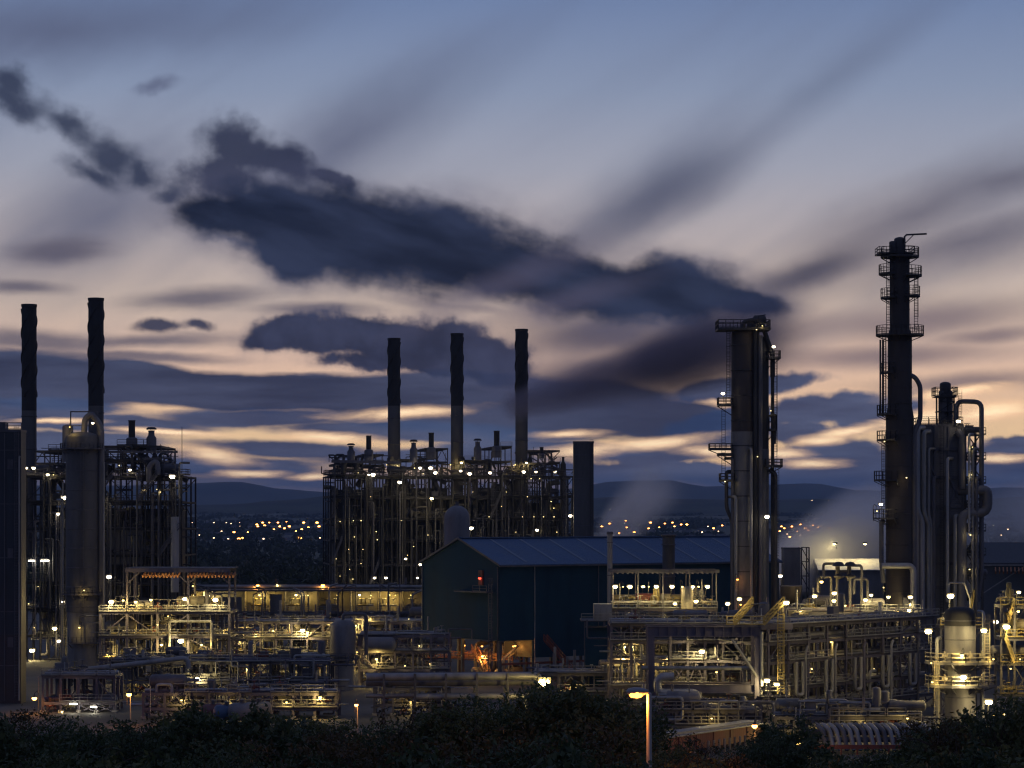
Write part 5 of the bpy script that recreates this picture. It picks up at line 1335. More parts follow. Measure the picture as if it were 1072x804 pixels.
# ================================================================== the long pipe rack along the right
RM = (GALV, CLADX, STEELB, CLAD, STEEL)
T, rr, w = rack('pipe_rack', 'four level pipe rack behind the portal frame below the row of roof lamps', 640, 800, 352, [640, 661, 682, 702, 720, 738, 757, 776, 800], [0, 5, 10], [2.2, 5.2, 9.0, 11.8, 14.2], 83, STEELB, 9, 40, 50, 14,
    [(735,682,'Y',350),(752,690,'b'),(700,690,'y',357),(662,668,'y',358),(652,690,'y',357),(670,690,'y',357),(760,735,'s',356),(692,735,'b',356),(720,705,'b',356)], mats=RM, brace=0.5, ib=True)
s = 352/K
deck(T, 0, 160*s, -1.0, 10.5, 14.35, DARK, 'fb', GALV)
T.done()
T, rr, w = rack('pipe_rack', 'long four level steel pipe rack running back at an angle towards the lit vessel', 804, 1020, 346, 9, [0, 4.5, 9, 13], [2.2, 5.2, 9.0, 11.8, 14.2], 84, STEELB, 9, 64, 60, 18,
    [(838,773,'Y',342),(830,690,'b',356),(845,720,'b',357),(880,735,'b',365),(915,700,'b',372),(870,672,'s',362),(940,745,'b',374),(812,745,'b',352),(893,690,'s',372),(850,700,'s',366),(905,745,'s',372)], rot=R(48), mats=RM, brace=0.45, ib=True)
deck(T, 0, w, -1.0, 13.5, 14.35, DARK, 'fl', GALV)
for k in range(5):
    a = w*(0.12 + 0.17*k)
    T.part('riser_pipe', GALV if k % 2 else CLADX).pipe([(a, -1.2, 8.8), (a, -1.2, 4.0), (a+1.6, -1.2, 4.0), (a+1.6, -1.2, 8.8)], 0.28, 10)
    T.part('thick_pipe', CLADX).pipe([(max(0, a-3), 1.6, 12.4), (min(w, a+6), 1.6, 12.4)], 0.5, 12)
    T.part('riser_pipe', RM[k]).pipe([(a+2.8, -0.9, 0.6), (a+2.8, -0.9, 10.2), (a+3.3, -0.9, 11.0)], 0.2, 8)
T.done()

# lamps and pumps on the rack roof, under an open canopy
def roof_gantry():
    Y = 385; s = Y/K; px0 = 640; rr = random.Random(91)
    T = Thing('pump_gantry', 'row of lamps and pumps under a light canopy frame before the blue building', 'gantry', (at(px0, 0, Y).x, Y, 0))
    X = lambda p: (p-px0)*s
    Z = lambda y: at(0, y, Y).z
    xs = [X(p) for p in (642, 668, 694, 722, 750)]
    frame(T, xs, [0, 5, 10], [5.5, 10.5, Z(637)], rr, STEEL, STEELB, 0.34, 0.4, 0.9, railm=GALV)
    for x in xs: 
        for y in (0.2, 8): T.part('canopy_post', STEEL).bar((x, y, Z(637)), (x, y, Z(599)), 0.2)
    for y in (0.2, 8): T.part('canopy_beam', STEEL).bar((xs[0]-0.5, y, Z(598)), (xs[-1]+0.5, y, Z(598)), 0.22, 0.5)
    m = T.part('canopy_slats', STEEL)
    x = xs[0]
    while x < xs[-1]: m.bar((x, -0.3, Z(600)), (x, 8.4, Z(600)), 0.12, 0.3); x += 0.8
    valves(T, 0.5, X(748), 0.3, 6, [Z(637)+.1], 40, rr, (YELLOW, GALV, CREAM, STEEL)); equipment(T, 1, X(745), 1.5, 7, [Z(637)], 9, rr, (YELLOW, CREAM, VESSEL, RED)); pipe_runs(T, 0, X(750), (0, 6), Z(637)+0.8, 7, rr, (YELLOW, GALV, CREAM), 0.08, 0.22)
    T.part('vertical_drum', CREAM).dome_vessel((X(719), -1, Z(637)), 0.95, 0, 3.6, 16)
    risers(T, 0, X(750), 0, 9, (1, Z(637)), 30, rr, RM, 0.08, 0.26); valves(T, 0.5, X(748), 0.3, 6, [0.3, 5.6, 10.6], 24, rr, (GALV, CREAM, STEEL))
    for p_, k in ((644,'d'),(652,'s'),(659,'d'),(673,'d'),(679,'s'),(687,'d'),(703,'d'),(714,'s'),(725,'d'),(731,'s'),(740,'d')): add_lamp(T, k, (X(p_), -0.7, Z(614)))
    lamps(T, [(707,632,'d',381),(729,629.5,'d',381),(680,668,'y'),(655,672,'Y'),(700,665,'y'),(667,690,'y'),(720,655,'s'),(742,660,'y')], 384)
    T.part('lean_to_roof', DARK).box(X(612), X(690), -4.5, 0.0, Z(656), Z(655)); T.part('lean_to_wall', WALLB).box(X(612), X(646), -3.5, -0.2, 0, Z(656)-.003)
    # cabin at the left end
    T.part('cabinet', GALV).box(X(628)-1, X(640), -2, 2, Z(648), Z(632)); T.part('deck', DARK).box(X(608), X(660), -3, 6, Z(650), Z(649)); T.part('railing', GALV).rail([(X(608), -2.9, Z(649)), (X(660), -2.9, Z(649))], 1.1, 0.05)
    for p_ in (612, 632, 655): T.part('column', STEEL).bar((X(p_), -2.5, 0), (X(p_), -2.5, Z(650)-.003), 0.34)
    for p_ in (652, 663, 676): T.part('lagged_pipe', CREAM).cyl((X(p_), -1.2, Z(697)), (X(p_), -1.2, Z(663)), 0.55, n=12)
    T.done()
roof_gantry()

# near portal frame
def portal():
    Y = 338; s = Y/K; px0 = 680
    T = Thing('portal_frame', 'heavy violet grey steel portal frame with a diagonal strut, nearest to the street lamp', 'steel frame', (at(px0, 0, Y).x, Y, 0))
    X = lambda p: (p-px0)*s
    Z = lambda y: at(0, y, Y).z
    for y in (0, 5):
        T.part('beam', STEELB).ibeam((X(678), y, Z(661)), (X(796), y, Z(661)), 0.6, 1.5, 0.12)
        for p_ in (682, 793): T.part('column', STEELB).ibeam((X(p_), y, 0), (X(p_), y, Z(667)), 0.85, 0.8, 0.1)
        T.part('lower_beam', STEELB).ibeam((X(690), y, Z(721)), (X(791), y, Z(721)), 0.5, 1.2, 0.1); T.part('lower_beam', STEELB).ibeam((X(690), y, Z(748)), (X(791), y, Z(748)), 0.45, 0.9, 0.1)
    for k in range(11): T.part('web_stiffener', STEELB).box(X(690+k*9.6), X(690+k*9.6)+0.07, -0.29, -0.05, Z(666), Z(656))
    T.part('diagonal_strut', GALV).cyl((X(766), -0.35, Z(669)), (X(792), -0.35, Z(708)), 0.2, n=8)
    T.part('edge_pipe', GALV).cyl((X(797), -0.5, Z(718)), (X(797), -0.5, Z(661)), 0.24, n=10)
    for i, (y, z, r) in enumerate(((1.2, 700, .3), (2.4, 727, .55), (1.5, 742, .3), (3.6, 741, .45), (2.2, 760, .3))): T.part('pipe', RM[i]).pipe([(X(672), y, Z(z)), (X(800), y, Z(z))], r, 10)
    T.part('bent_pipe', CLAD).pipe([(X(705), -0.8, Z(708)), (X(688), -0.8, Z(708)), (X(688), -0.8, Z(725)), (X(726), -0.8, Z(725)), (X(730), -0.8, Z(728)), (X(730), -0.8, Z(745))], 0.6, 12)
    # caged yellow ladder and its lit landing
    T.part('caged_ladder', YELLOW).ladder((X(817), -0.6, Z(726)), Z(642), 0.9, 0.06); T.part('landing', DARK).box(X(793), X(826), -2.2, 0.8, Z(729), Z(728)); T.part('railing', CREAM).rail([(X(794), -2.1, Z(728)), (X(826), -2.1, Z(728)), (X(826), .7, Z(728))], 1.4, 0.07, 1.3)
    for a in (796, 823): T.part('landing_post', STEELB).bar((X(a), -1, 0), (X(a), -1, Z(729)-.003), 0.34)
    for a, b in ((768, 788), (799, 820)):
        T.part('stair', YELLOW).stair((X(a), -0.6, Z(654)), (X(b), -0.6, Z(632)), 1.0, 0.06)
    T.part('beam', STEELB).bar((X(796), 0, Z(656)), (X(830), 0, Z(656)), 0.4, 0.8)
    T.part('upper_landing', DARK).box(X(786), X(800), -1.2, 1.6, Z(632)-0.1, Z(632)); T.part('railing', YELLOW).rail([(X(760), -0.9, Z(654)), (X(800), -0.9, Z(654))], 1.2, 0.05)
    add_lamp(T, 'Y', (X(802), -1.0, Z(712))); add_lamp(T, 'd', (X(812), -1.4, Z(716)), True); add_lamp(T, 's', (X(752), 3, Z(705))); add_lamp(T, 's', (X(720), 3, Z(737)))
    lamps(T, [(700,775,'W',332),(762,632,'d'),(774,627,'d'),(823,631,'d')], 337)
    T.done()
portal()

# hopper behind it
T = Thing('hopper', 'squat rust brown hopper beside the foot of the twin columns', 'hopper', (at(828, 0, 400).x, 400, 0)); s = 400/K; Z4 = lambda y: at(0, y, 400).z
T.part('shell', RUST).lathe([(0.6, Z4(634)), (6.5*s, Z4(632)), (11*s, Z4(622)), (11.3*s, Z4(613)), (10.6*s, Z4(612.5)), (10.4*s, Z4(616)), (0.1, Z4(617))], (0,0,0), 20)
for k in range(4): T.part('leg', STEEL).bar((1.5*math.cos(k*1.57+.78), 1.5*math.sin(k*1.57+.78), 0), (1.5*math.cos(k*1.57+.78), 1.5*math.sin(k*1.57+.78), Z4(624)), 0.22)
T.part('rim', STEEL).lathe([(11.3*s, Z4(614)), (11.9*s, Z4(613.9)), (11.9*s, Z4(612.9)), (11.35*s, Z4(612.8))], (0,0,0), 20)
T.done()

# rear rack with lamps in front of the steam
T, rr, w = rack('pipe_rack', 'rear pipe rack with a row of yellow lamps in front of the white steam', 826, 962, 392, 6, [0, 5, 10], [5, 10, 14.4], 97, STEEL, 7, 34, 40, 12,
    [(853,624,'d'),(873,621,'d'),(873,629,'d'),(906,628,'d'),(912,623,'d'),(930,625,'d'),(953,625,'d'),(952,639,'Y',388),(860,609,'y'),(817,603,'w',396),(885,634,'s'),(838,640,'s'),(940,640,'s'),(925,615,'s')], mats=RM)
s = 392/K
for (a, t) in ((868, 590), (882, 598), (894, 592), (862, 604), (900, 606)): T.part('flow_line', STEEL).pipe([T.loc_of(a-6, t+16, 393), T.loc_of(a-6, t, 393), T.loc_of(a+8, t, 393), T.loc_of(a+8, 640, 393)], 0.22, 8)
for a in (878, 890): T.part('control_valve', DARK).lathe([(0.2, 0), (0.9, 0.3), (0.9, 0.5), (0.2, 0.8), (0.2, 2.0), (1.1, 2.1), (0.6, 2.7), (0.05, 2.8)], T.loc_of(a, 606, 392), 12)
T.done()

# a blocky tank in its lattice, half lost in steam
T = Thing('lattice_tank', 'grey boxy tank in a steel lattice half hidden by steam', 'tank', (at(834, 0, 470).x, 470, 0)); s = 470/K; Z4 = lambda y: at(0, y, 470).z
T.part('tank', VESSEL).box(-13*s, 4*s, 0, 5, 1, Z4(575)); T.part('lid', STEEL).box(-13.4*s, 4.4*s, -0.1, 5.1, Z4(575)+.003, Z4(575)+0.3)
for x in (5, 13): 
    for y in (0, 4): T.part('column', STEEL).bar((x*s, y, 0), (x*s, y, Z4(573)), 0.26)
for a, b in ((573, 588), (588, 603), (603, 618)): T.part('brace', STEEL).bar((5*s, -.05, Z4(a)), (13*s, -.05, Z4(b)), 0.16); T.part('beam', STEEL).bar((5*s, 0, Z4(a)), (13*s, 0, Z4(a)), 0.2)
T.done()

def shed(name, label, px0, px1, py_e, py_r, Y, depth, wall, roof, lean=False):
    s = Y/K; w = (px1-px0)*s
    T = Thing(name, label, 'shed', (at(px0, 0, Y).x, Y, 0)); ze = at(0, py_e, Y).z; zr = at(0, py_r, Y).z
    T.part('wall', wall).box(0, w, 0, depth, 0, ze)
    for sg in (0, 1):
        y0, y1 = (-0.4, depth/2) if sg == 0 else (depth+0.4, depth/2)
        T.part('roof', roof).add([(-.4, y0, ze), (w+.4, y0, ze), (w+.4, y1, zr), (-.4, y1, zr), (-.4, y0, ze+.15), (w+.4, y0, ze+.15), (w+.4, y1, zr+.15), (-.4, y1, zr+.15)], [(0,3,2,1), (4,5,6,7), (0,1,5,4), (1,2,6,5), (2,3,7,6), (3,0,4,7)])
    e = T.part('gable_end', wall); e.add([(0.01, 0, ze), (0.01, depth, ze), (0.01, depth/2, zr), (w-.01, 0, ze), (w-.01, depth, ze), (w-.01, depth/2, zr)], [(0,2,1), (3,4,5)])
    T.part('door', STEEL).box(w*0.3, w*0.3+4, -0.06, -0.004, 0, 4.2); T.part('gutter', STEEL).box(-.4, w+.4, -0.62, -0.42, ze-.2, ze-.02)
    return T
T = shed('shed', 'dark slate roofed shed behind the clad reactor tower at the right edge', 1026, 1130, 590, 569, 470, 16, paint('grey_cladding', (0.075, 0.085, 0.10), 0.6, 0, 0.3, 0.3, 0.3, seams=('X', 3.0)), paint('dark_sheet_roof', (0.035, 0.038, 0.048), 0.5, 0, 0.3, 0.3, 0.3, seams=('X', 3.0)))
s = 470/K
m = T.part('slatted_awning', ORANGE_LIT)
for k in range(16): m.bar((13*s+k*0.75, -3.2, 19.0), (13*s+k*0.75+0.25, -1.6, 19.8), 0.24, 0.55)
T.part('strut', GALV).bar((0.5, -1, 15), (9, -1, 20.5), 0.2); T.part('strut', GALV).bar((9, -1, 0), (9, -1, 20.5), 0.24); T.part('strut', GALV).bar((20, -1, 0), (20, -1, 20.5), 0.24); T.part('tie_beam', GALV).bar((0.5, -1, 20.4), (22, -1, 20.4), 0.24)
T.done()
T = shed('shed', 'low shed with a pale roof under the steam left of the tallest column', 858, 925, 597, 586, 560, 14, CASING, WHITE)
for q in ((4, 3.0, 23.5), (11, 3.0, 23.5)): add_lamp(T, 'Y', q, yaw=PI)  # floodlights added over the roof to brighten the steam
T.done()

# ================================================================== lit vessel with two ring walkways
def lit_vessel():
    Y = 330; s = Y/K; px0 = 1005
    T = Thing('lit_vessel', 'upright grey vessel with two brightly lit ring walkways at the lower right', 'vessel', (at(px0, 0, Y).x, Y, 0))
    X = lambda p: (p-px0)*s
    Z = lambda y: at(0, y, Y).z
    r = 16*s
    T.part('shell', VESSEL).lathe([(r, Z(758)), (r, Z(655))], (0,0,0), 32); T.part('head', SOOT).lathe([(r*1.01, Z(655)+.003), (r*1.01, Z(643)), (r*0.93, Z(639)), (r*0.7, Z(636.5)), (r*.3, Z(635.5)), (0.05, Z(635.3))], (0,0,0), 32); T.part('skirt', CONC).lathe([(r*1.1, 0), (r*1.0, Z(758)-.003)], (0,0,0), 32)
    for y in (692, 716):
        z = Z(y); m = T.part('walkway', STEEL)
        n = 20; pts = []
        for i in range(n+1):
            a = R(-200 + 220*i/n); pts.append((4.85*math.cos(a), 4.0*math.sin(a)))
        vs, fs = [], []
        for i, (x, yy) in enumerate(pts):
            q = Vector((x, yy)).normalized()*r*1.01
            for (u, v) in ((q.x, q.y), (x, yy)):
                for zz in (z-0.35, z): vs.append((u, v, zz))
        for i in range(n):
            o, p = i*4, (i+1)*4; fs += [(o+1, o+3, p+3, p+1), (o, p, p+2, o+2), (o+2, p+2, p+3, o+3)]
        m.add(vs, fs)
        T.part('railing', CREAM).rail([(x*.99, yy*.99, z) for x, yy in pts[::2]], 1.2, 0.06, 1.4)
        for i in range(0, n+1, 4): T.part('bracket', STEEL).bar((*pts[i], z-0.3), (*(Vector(pts[i]).normalized()*r), z-1.3), 0.14)
    for k in range(6): z = lerp(Z(750), Z(650), k/5); T.part('band', STEEL).lathe([(r*1.0, z), (r*1.015, z+.02), (r*1.015, z+.14), (r*1.0, z+.16)], (0,0,0), 32)
    T.part('ladder', CREAM).ladder((X(1030), -2.2, Z(716)), Z(650), 0.7, 0.05); T.part('ladder', CREAM).ladder((X(978), -2.0, 0.5), Z(692), 0.7, 0.05)
    T.part('side_pipe', CLAD).pipe([(X(1024), 0, Z(640)), (X(1028), -1, Z(640)), (X(1028), -1, 1)], 0.22, 8); T.part('side_pipe', GALV).pipe([(X(984), 0, Z(668)), (X(979), -1.5, Z(668)), (X(979), -1.5, 1)], 0.25, 8)
    for x, yy in ((X(1012), -2.6), (X(985), -3.0), (X(1025), -2.0)):
        for z in (Z(692), Z(716)): T.part('valve', CREAM).lathe([(0.12, 0), (0.12, .7), (0.4, .75), (0.4, 1.1), (0.12, 1.15), (0.12, 1.5)], (x, yy, z), 10)
    lamps(T, [(972,661,'Y',326),(1030,660,'Y',326),(1035,735,'Y',325),(1007,686,'y',326),(975,694,'s',327),(1040,690,'s',327),(1009,709,'Y',326),(976,714,'s',327)], 327)
    T.part('lamp_post', STEEL).cyl((X(972), -2.0, Z(692)), (X(972), -2.0, Z(660)), 0.07, n=6); T.part('lamp_post', STEEL).cyl((X(1030), -2.0, Z(692)), (X(1030), -2.0, Z(660)), 0.07, n=6)
    T.done()
lit_vessel()

# landing above it and the yellow stair tower at the right edge
def upper_landing():
    Y = 360; s = Y/K; px0 = 985
    T = Thing('landing_tower', 'small lamp lit steel landing tower standing behind the lit vessel', 'steel tower', (at(px0, 0, Y).x, Y, 0))
    rr = random.Random(3)
    frame(T, [0, 20*s, 42*s], [0, 4], [4, 8, 13.6], rr, STEEL, STEELB, 0.3, 0.6, 0.9, railm=YELLOW)
    T.part('swan_pipe', GALV).pipe([(8*s, -.5, 13.6), (8*s, -.5, 20), (24*s, -.5, 20), (30*s, -.5, 17.5), (30*s, -.5, 6)], 0.14, 7); T.part('stair', YELLOW).stair((28*s, -0.4, 14), (34*s, -0.4, 18.0), 0.8, .05); T.part('control_panel', YELLOW).box(27*s, 35*s, -0.2, 0.6, 13.7, 15.2)
    valves(T, 0.3, 40*s, 0.3, 3, [4, 8, 13.7], 14, rr, (YELLOW, GALV, STEEL))
    lamps(T, [(995,624,'Y'),(1042,651,'W',352),(1015,645,'s')], 358)
    T.done()
upper_landing()
def edge_tower():
    Y = 345; s = Y/K; px0 = 1048
    T = Thing('stair_tower', 'yellow lit steel stair tower cut by the right edge of the view', 'steel tower', (at(px0, 0, Y).x, Y, 0))
    rr = random.Random(9); xs = [0, 14*s, 32*s]
    frame(T, xs, [0, 4], [4.5, 9, 12.6, 17.2], rr, STEEL, STEEL, 0.3, 0.5, 1.0, railm=YELLOW)
    for k, (a, b) in enumerate(((9, 12.6), (12.6, 17.2))): T.part('stair', YELLOW).stair((xs[0]+.3 if k % 2 else xs[1]-.3, -0.8, a), (xs[1]-.3 if k % 2 else xs[0]+.3, -0.8, b), 0.9, .05)
    valves(T, 0.3, xs[2], 0.3, 3, [4.5, 9, 12.7, 17.3], 18, rr, (YELLOW, GALV, CREAM)); equipment(T, 1, 4, 1, 3, [9, 12.7, 17.2], 5, rr, (CREAM, YELLOW))
    lamps(T, [(1066,620,'d'),(1053,656,'Y'),(1050,748,'y',340),(1066,640,'y'),(1068,690,'s'),(1040,749,'s',338),(1058,700,'s')], 343)
    T.done()
edge_tower()

# ================================================================== yard in front: covered conveyor, curved headers, small lamps
def conveyor():
    Y0, Y1 = 296, 318
    a = at(690, 0, Y0); b = at(800, 0, Y1); d = Vector((b.x-a.x, Y1-Y0)); L = d.length
    T = Thing('covered_trough', 'long low covered trough with a rust red side lit by an orange lamp', 'trough', (a.x, Y0, 0), math.atan2(d.y, d.x))
    T.part('wall', paint('rust_red_panel', (0.20, 0.075, 0.04), 0.7, 0, 0.6, 0.35, 0.2, seams=('X', 0.6))).box(0, L, 0, 3.4, 0.6, 2.5)
    T.part('roof', GALV).box(-0.2, L+0.2, -0.25, 3.7, 2.503, 2.65); T.part('roof', GALV).box(-0.1, L+0.1, 0.6, 2.8, 2.653, 2.95)
    for x in span(0.3, L-0.3, 6):
        T.part('rib', RED).box(x-0.06, x+0.06, -0.1, -0.004, 0.6, 2.45); T.part('foot', CONC).box(x-0.25, x+0.25, 0.2, 3.2, 0, 0.597)
    for x in span(L*.35, L*.7, 7): T.part('stand_pipe', CREAM).cyl((x, -1.6, 0), (x, -1.6, 1.7), 0.16, n=8)
    T.done()
conveyor()
def headers():
    rr = random.Random(19); Y = 304; s = Y/K; px0 = 858
    T = Thing('pipe_header', 'bank of curved side by side pipe bends low in front of the long rack', 'pipe header', (at(px0, 0, Y).x, Y, 0))
    for k in range(17):
        x = k*0.85; T.part('bend', CLADX if k % 3 else STEEL).pipe([(x, 9, 2.6), (x, 3.0, 3.4), (x+0.5, 0.6, 2.9), (x+0.9, -0.2, 0.4)], 0.30, 9)
    for y, z in ((0.6, 1.7), (5, 2.2)): T.part('manifold', STEEL).pipe([(-2, y, z), (16, y, z)], 0.34, 10)
    for x in span(-1, 15, 6): T.part('support', RED).bar((x, 0.3, 0), (x, 0.3, 2.0), 0.25)
    T.part('rail_beam', RED).bar((-4, -1.6, 1.0), (15, -1.6, 1.0), 0.3, 0.5)
    for x in span(-3.5, 14.5, 9): T.part('rail_post', RED).bar((x, -1.6, 0), (x, -1.6, 0.75), 0.22)
    lamps(T, [(842,774,'s',300)], 302)
    T.done()
headers()
T, rr, w = rack('pipe_rack', 'low pipe rack on the ground under the blue building gable and before its stilts', 560, 684, 375, 5, [0, 4, 8], [2.6, 5.5], 43, STEEL, 8, 20, 22, 6, [(600,720,'s'),(640,705,'s',379)], mats=RM)
T.done()

# upright lamp posts with orange lanterns in the yard
def yard_lamp(px, py, Y, label, k='o', h=None):
    p = at(px, py, Y); g = ground_z(Y)
    T = Thing('yard_lamp', label, 'lamp post', (p.x, Y, g), 0, 'lamp posts in the yard')
    hh = p.z - g
    T.part('pole', GALV).cyl((0.12, 0.6, 0), (0.12, 0.6, hh-0.3), 0.1, 0.07, 8); T.part('arm', GALV).tube([(0.12, 0.6, hh-0.3), (0.1, 0.5, hh+0.6), (0, 0.1, hh+0.75)], 0.06, 6)
    add_lamp(T, k, (0, 0, hh)); T.done()
yard_lamp(790, 760, 292, 'orange yard lamp beside the covered trough')
yard_lamp(373, 738, 330, 'orange yard lamp at the edge of the dark bushes below the upright vessel')
yard_lamp(135, 727, 345, 'orange yard lamp in front of the low rack at the far left')
# more low plant just behind the bushes on the left
T, rr, w = rack('pipe_rack', 'lowest pipe rack peeping over the bushes left of the upright vessel', 150, 352, 356, 9, [0, 3.5, 7], [1.7, 3.9], 131, STEELB, 8, 40, 44, 10,
    [(245,738,'s'),(300,735,'s'),(335,730,'y'),(190,733,'s')], mats=RM)
T.done()
def small_tank(px, py, Y, r, L, mat, label):
    T = Thing('small_tank', label, 'tank', (at(px, 0, Y).x, Y, 0), R(20), 'small tanks behind the bushes')
    z = at(0, py, Y).z
    T.part('shell', mat).drum((0, 0, z), r, L, 'x', 18)
    for e in (-0.3, 0.3): T.part('saddle', CONC).box(e*L-0.2, e*L+0.2, -r*0.8, r*0.8, 0, z-r*0.6)
    T.part('manhole', STEEL).lathe([(0.35, 0), (0.35, 0.35), (0.45, 0.36), (0.45, 0.46), (0.02, 0.5)], (0.2, 0, z+r*0.97), 12)
    T.done()
small_tank(222, 745, 340, 1.1, 2.6, paint('red_brown_tank', (0.13, 0.045, 0.04), 0.5, 0.1, 0.6, 0.3), 'small red brown tank half hidden by the bushes')
small_tank(236, 746, 338, 1.1, 2.4, paint('blue_tank', (0.05, 0.09, 0.16), 0.5, 0.1, 0.6, 0.3), 'small blue tank half hidden by the bushes')
small_tank(252, 745, 337, 1.25, 2.4, VESSEL, 'small grey tank half hidden by the bushes')
small_tank(270, 742, 341, 1.0, 3.0, CREAM, 'small cream tank half hidden by the bushes')
T, rr, w = rack('pipe_rack', 'pipe rack between the thick dark pipe bridge and the bushes', 392, 470, 362, 4, [0, 4], [1.8, 4.2], 137, STEEL, 7, 14, 14, 4, [(430,735,'s')], mats=RM)
T.done()

T, rr, w = rack('pipe_rack', 'low dark pipe rack on the ground under the portal frame beside the covered trough', 690, 796, 328, 6, [0, 3], [1.6, 3.6], 151, STEEL, 7, 26, 24, 6, [(745,752,'s',326)], mats=RM)
T.done()
T, rr, w = rack('pipe_rack', 'low dark pipe rack in front of the long angled rack above the pipe bends', 812, 966, 322, 8, [0, 3], [1.5, 3.2], 157, STEEL, 7, 34, 30, 8, [(838,773,'y',318),(905,757,'s',320),(950,752,'s',320)], mats=RM)
T.done()
# ================================================================== bushes and trees on the slope below the camera
def crown_mesh(name, seed, rx, rz, n, size, mat, lobes=7, twiggy=0):
    """a crown of many small leaves gathered round twigs, with gaps between the clumps"""
    r = random.Random(seed); mb = MB()
    cl = []
    for k in range(lobes):
        th = r.uniform(0, 2*PI); q = r.uniform(0.15, 0.75)
        cl.append((q*rx*math.cos(th), q*rx*math.sin(th), rz*r.uniform(-0.35, 0.65), r.uniform(0.3, 0.55)))
    sprays = []
    for k in range(n // 26):
        cx, cy, cz, cs = r.choice(cl)
        d = Vector((r.gauss(0,1), r.gauss(0,1), r.gauss(0.25,1))).normalized()
        p = Vector((cx, cy, cz)) + Vector((d.x*rx, d.y*rx, d.z*rz)) * cs * r.uniform(0.55, 1.12)
        sprays.append((p, (d + Vector((r.gauss(0,.4), r.gauss(0,.4), r.gauss(.2,.4)))).normalized(), r.uniform(0.25, 0.6)))
    vs, fs = [], []
    for p, d, L in sprays:
        for k in range(26):
            t = r.random(); q = p + d*L*t + Vector((r.gauss(0,.11), r.gauss(0,.11), r.gauss(0,.11)))*(1.4 - t*0.6)
            a = (d*0.5 + Vector((r.gauss(0,1), r.gauss(0,1), r.gauss(0,1)))).normalized()
            b = a.cross(Vector((r.gauss(0,1), r.gauss(0,1), r.gauss(0,1)))).normalized(); s = size*r.uniform(0.6, 1.5)
            i = len(vs); vs += [q - a*s, q - b*s*0.45, q + a*s, q + b*s*0.45]; fs.append((i, i+1, i+2, i+3))
    mb.add(vs, fs)
    return mb.mesh(name, mat), cl
def trunk_mesh(seed, rx, rz, base, cl, thin=1.0, shoots=0):
    r = random.Random(seed+100); mb = MB()
    mb.tube([(0, 0, base), (r.uniform(-.15, .15), 0.05, base*0.45), (r.uniform(-.2, .2), 0, 0)], 0.16*thin, 7, True, 0.07*thin)
    for cx, cy, cz, cs in cl:
        a = Vector((0, 0, base*r.uniform(0.2, 0.6))); b = Vector((cx, cy, cz)); m = a.lerp(b, 0.5) + Vector((r.uniform(-.25,.25), r.uniform(-.25,.25), .25))
        mb.tube([a, m, b], 0.07*thin, 5, True, 0.022*thin)
        for k in range(5 + shoots):
            d = Vector((r.gauss(0,.7), r.gauss(0,.7), r.uniform(.1, 1.1)))*cs*rx*0.9; q = b + d*0.55 + Vector((r.gauss(0,.1), r.gauss(0,.1), .1))
            mb.tube([b, q, b + d], 0.022*thin, 4, False, 0.007)
    return mb.mesh('trunk', BARK)
KINDS = {}
def plant_kind(key, seed, rx, rz, n, size, mat, base, lobes=7, thin=1.0, shoots=0):
    c, cl = crown_mesh('crown', seed, rx, rz, n, size, mat, lobes)
    KINDS[key] = (c, trunk_mesh(seed, rx, rz, -base, cl, thin, shoots), base)
plant_kind('round1', 1, 2.3, 1.9, 7600, 0.085, LEAF, 4.2, 9)
plant_kind('round2', 2, 2.1, 1.7, 8200, 0.065, LEAFD, 4.0, 8)
plant_kind('round3', 3, 2.5, 2.1, 6800, 0.105, LEAFD, 4.6, 10)
plant_kind('loose', 4, 2.0, 2.3, 4200, 0.07, LEAFR, 4.4, 8, 0.8, 4)
plant_kind('twiggy', 5, 1.5, 1.9, 1300, 0.075, LEAFR, 4.0, 9, 0.6, 7)
plant_kind('tall', 6, 1.7, 3.0, 7500, 0.075, LEAFD, 6.0, 10)
def conifer_kind():
    r = random.Random(77); mb = MB(); tb = MB(); H = 5.2
    tb.tube([(0,0,-3.5), (0,0,H*0.4), (0,0,H)], 0.13, 7, True, 0.02)
    vs, fs = [], []
    for k in range(150):
        t = r.random()**0.8; z = lerp(-1.6, H*0.97, t); L = lerp(2.0, 0.15, t)*r.uniform(.75, 1.15); th = r.uniform(0, 2*PI)
        d = Vector((math.cos(th), math.sin(th), -0.18)); tb.tube([(0,0,z), (d.x*L, d.y*L, z + d.z*L)], 0.025, 4, False, 0.006)
        for j in range(52):
            u = r.uniform(.12, 1)*L; q = Vector((d.x*u, d.y*u, z + d.z*u)) + Vector((r.gauss(0,.09), r.gauss(0,.09), r.gauss(-.05,.07)))
            a = (d + Vector((r.gauss(0,.7), r.gauss(0,.7), r.gauss(0,.5)))).normalized(); b = a.cross(Vector((r.gauss(0,1), r.gauss(0,1), r.gauss(0,1)))).normalized(); s = r.uniform(.05, .12)
            i = len(vs); vs += [q-a*s, q-b*s*.3, q+a*s, q+b*s*.3]; fs.append((i, i+1, i+2, i+3))
    mb.add(vs, fs); KINDS['conifer'] = (mb.mesh('crown', LEAFD), tb.mesh('trunk', BARK), 3.5)
conifer_kind()
rg = random.Random(55)
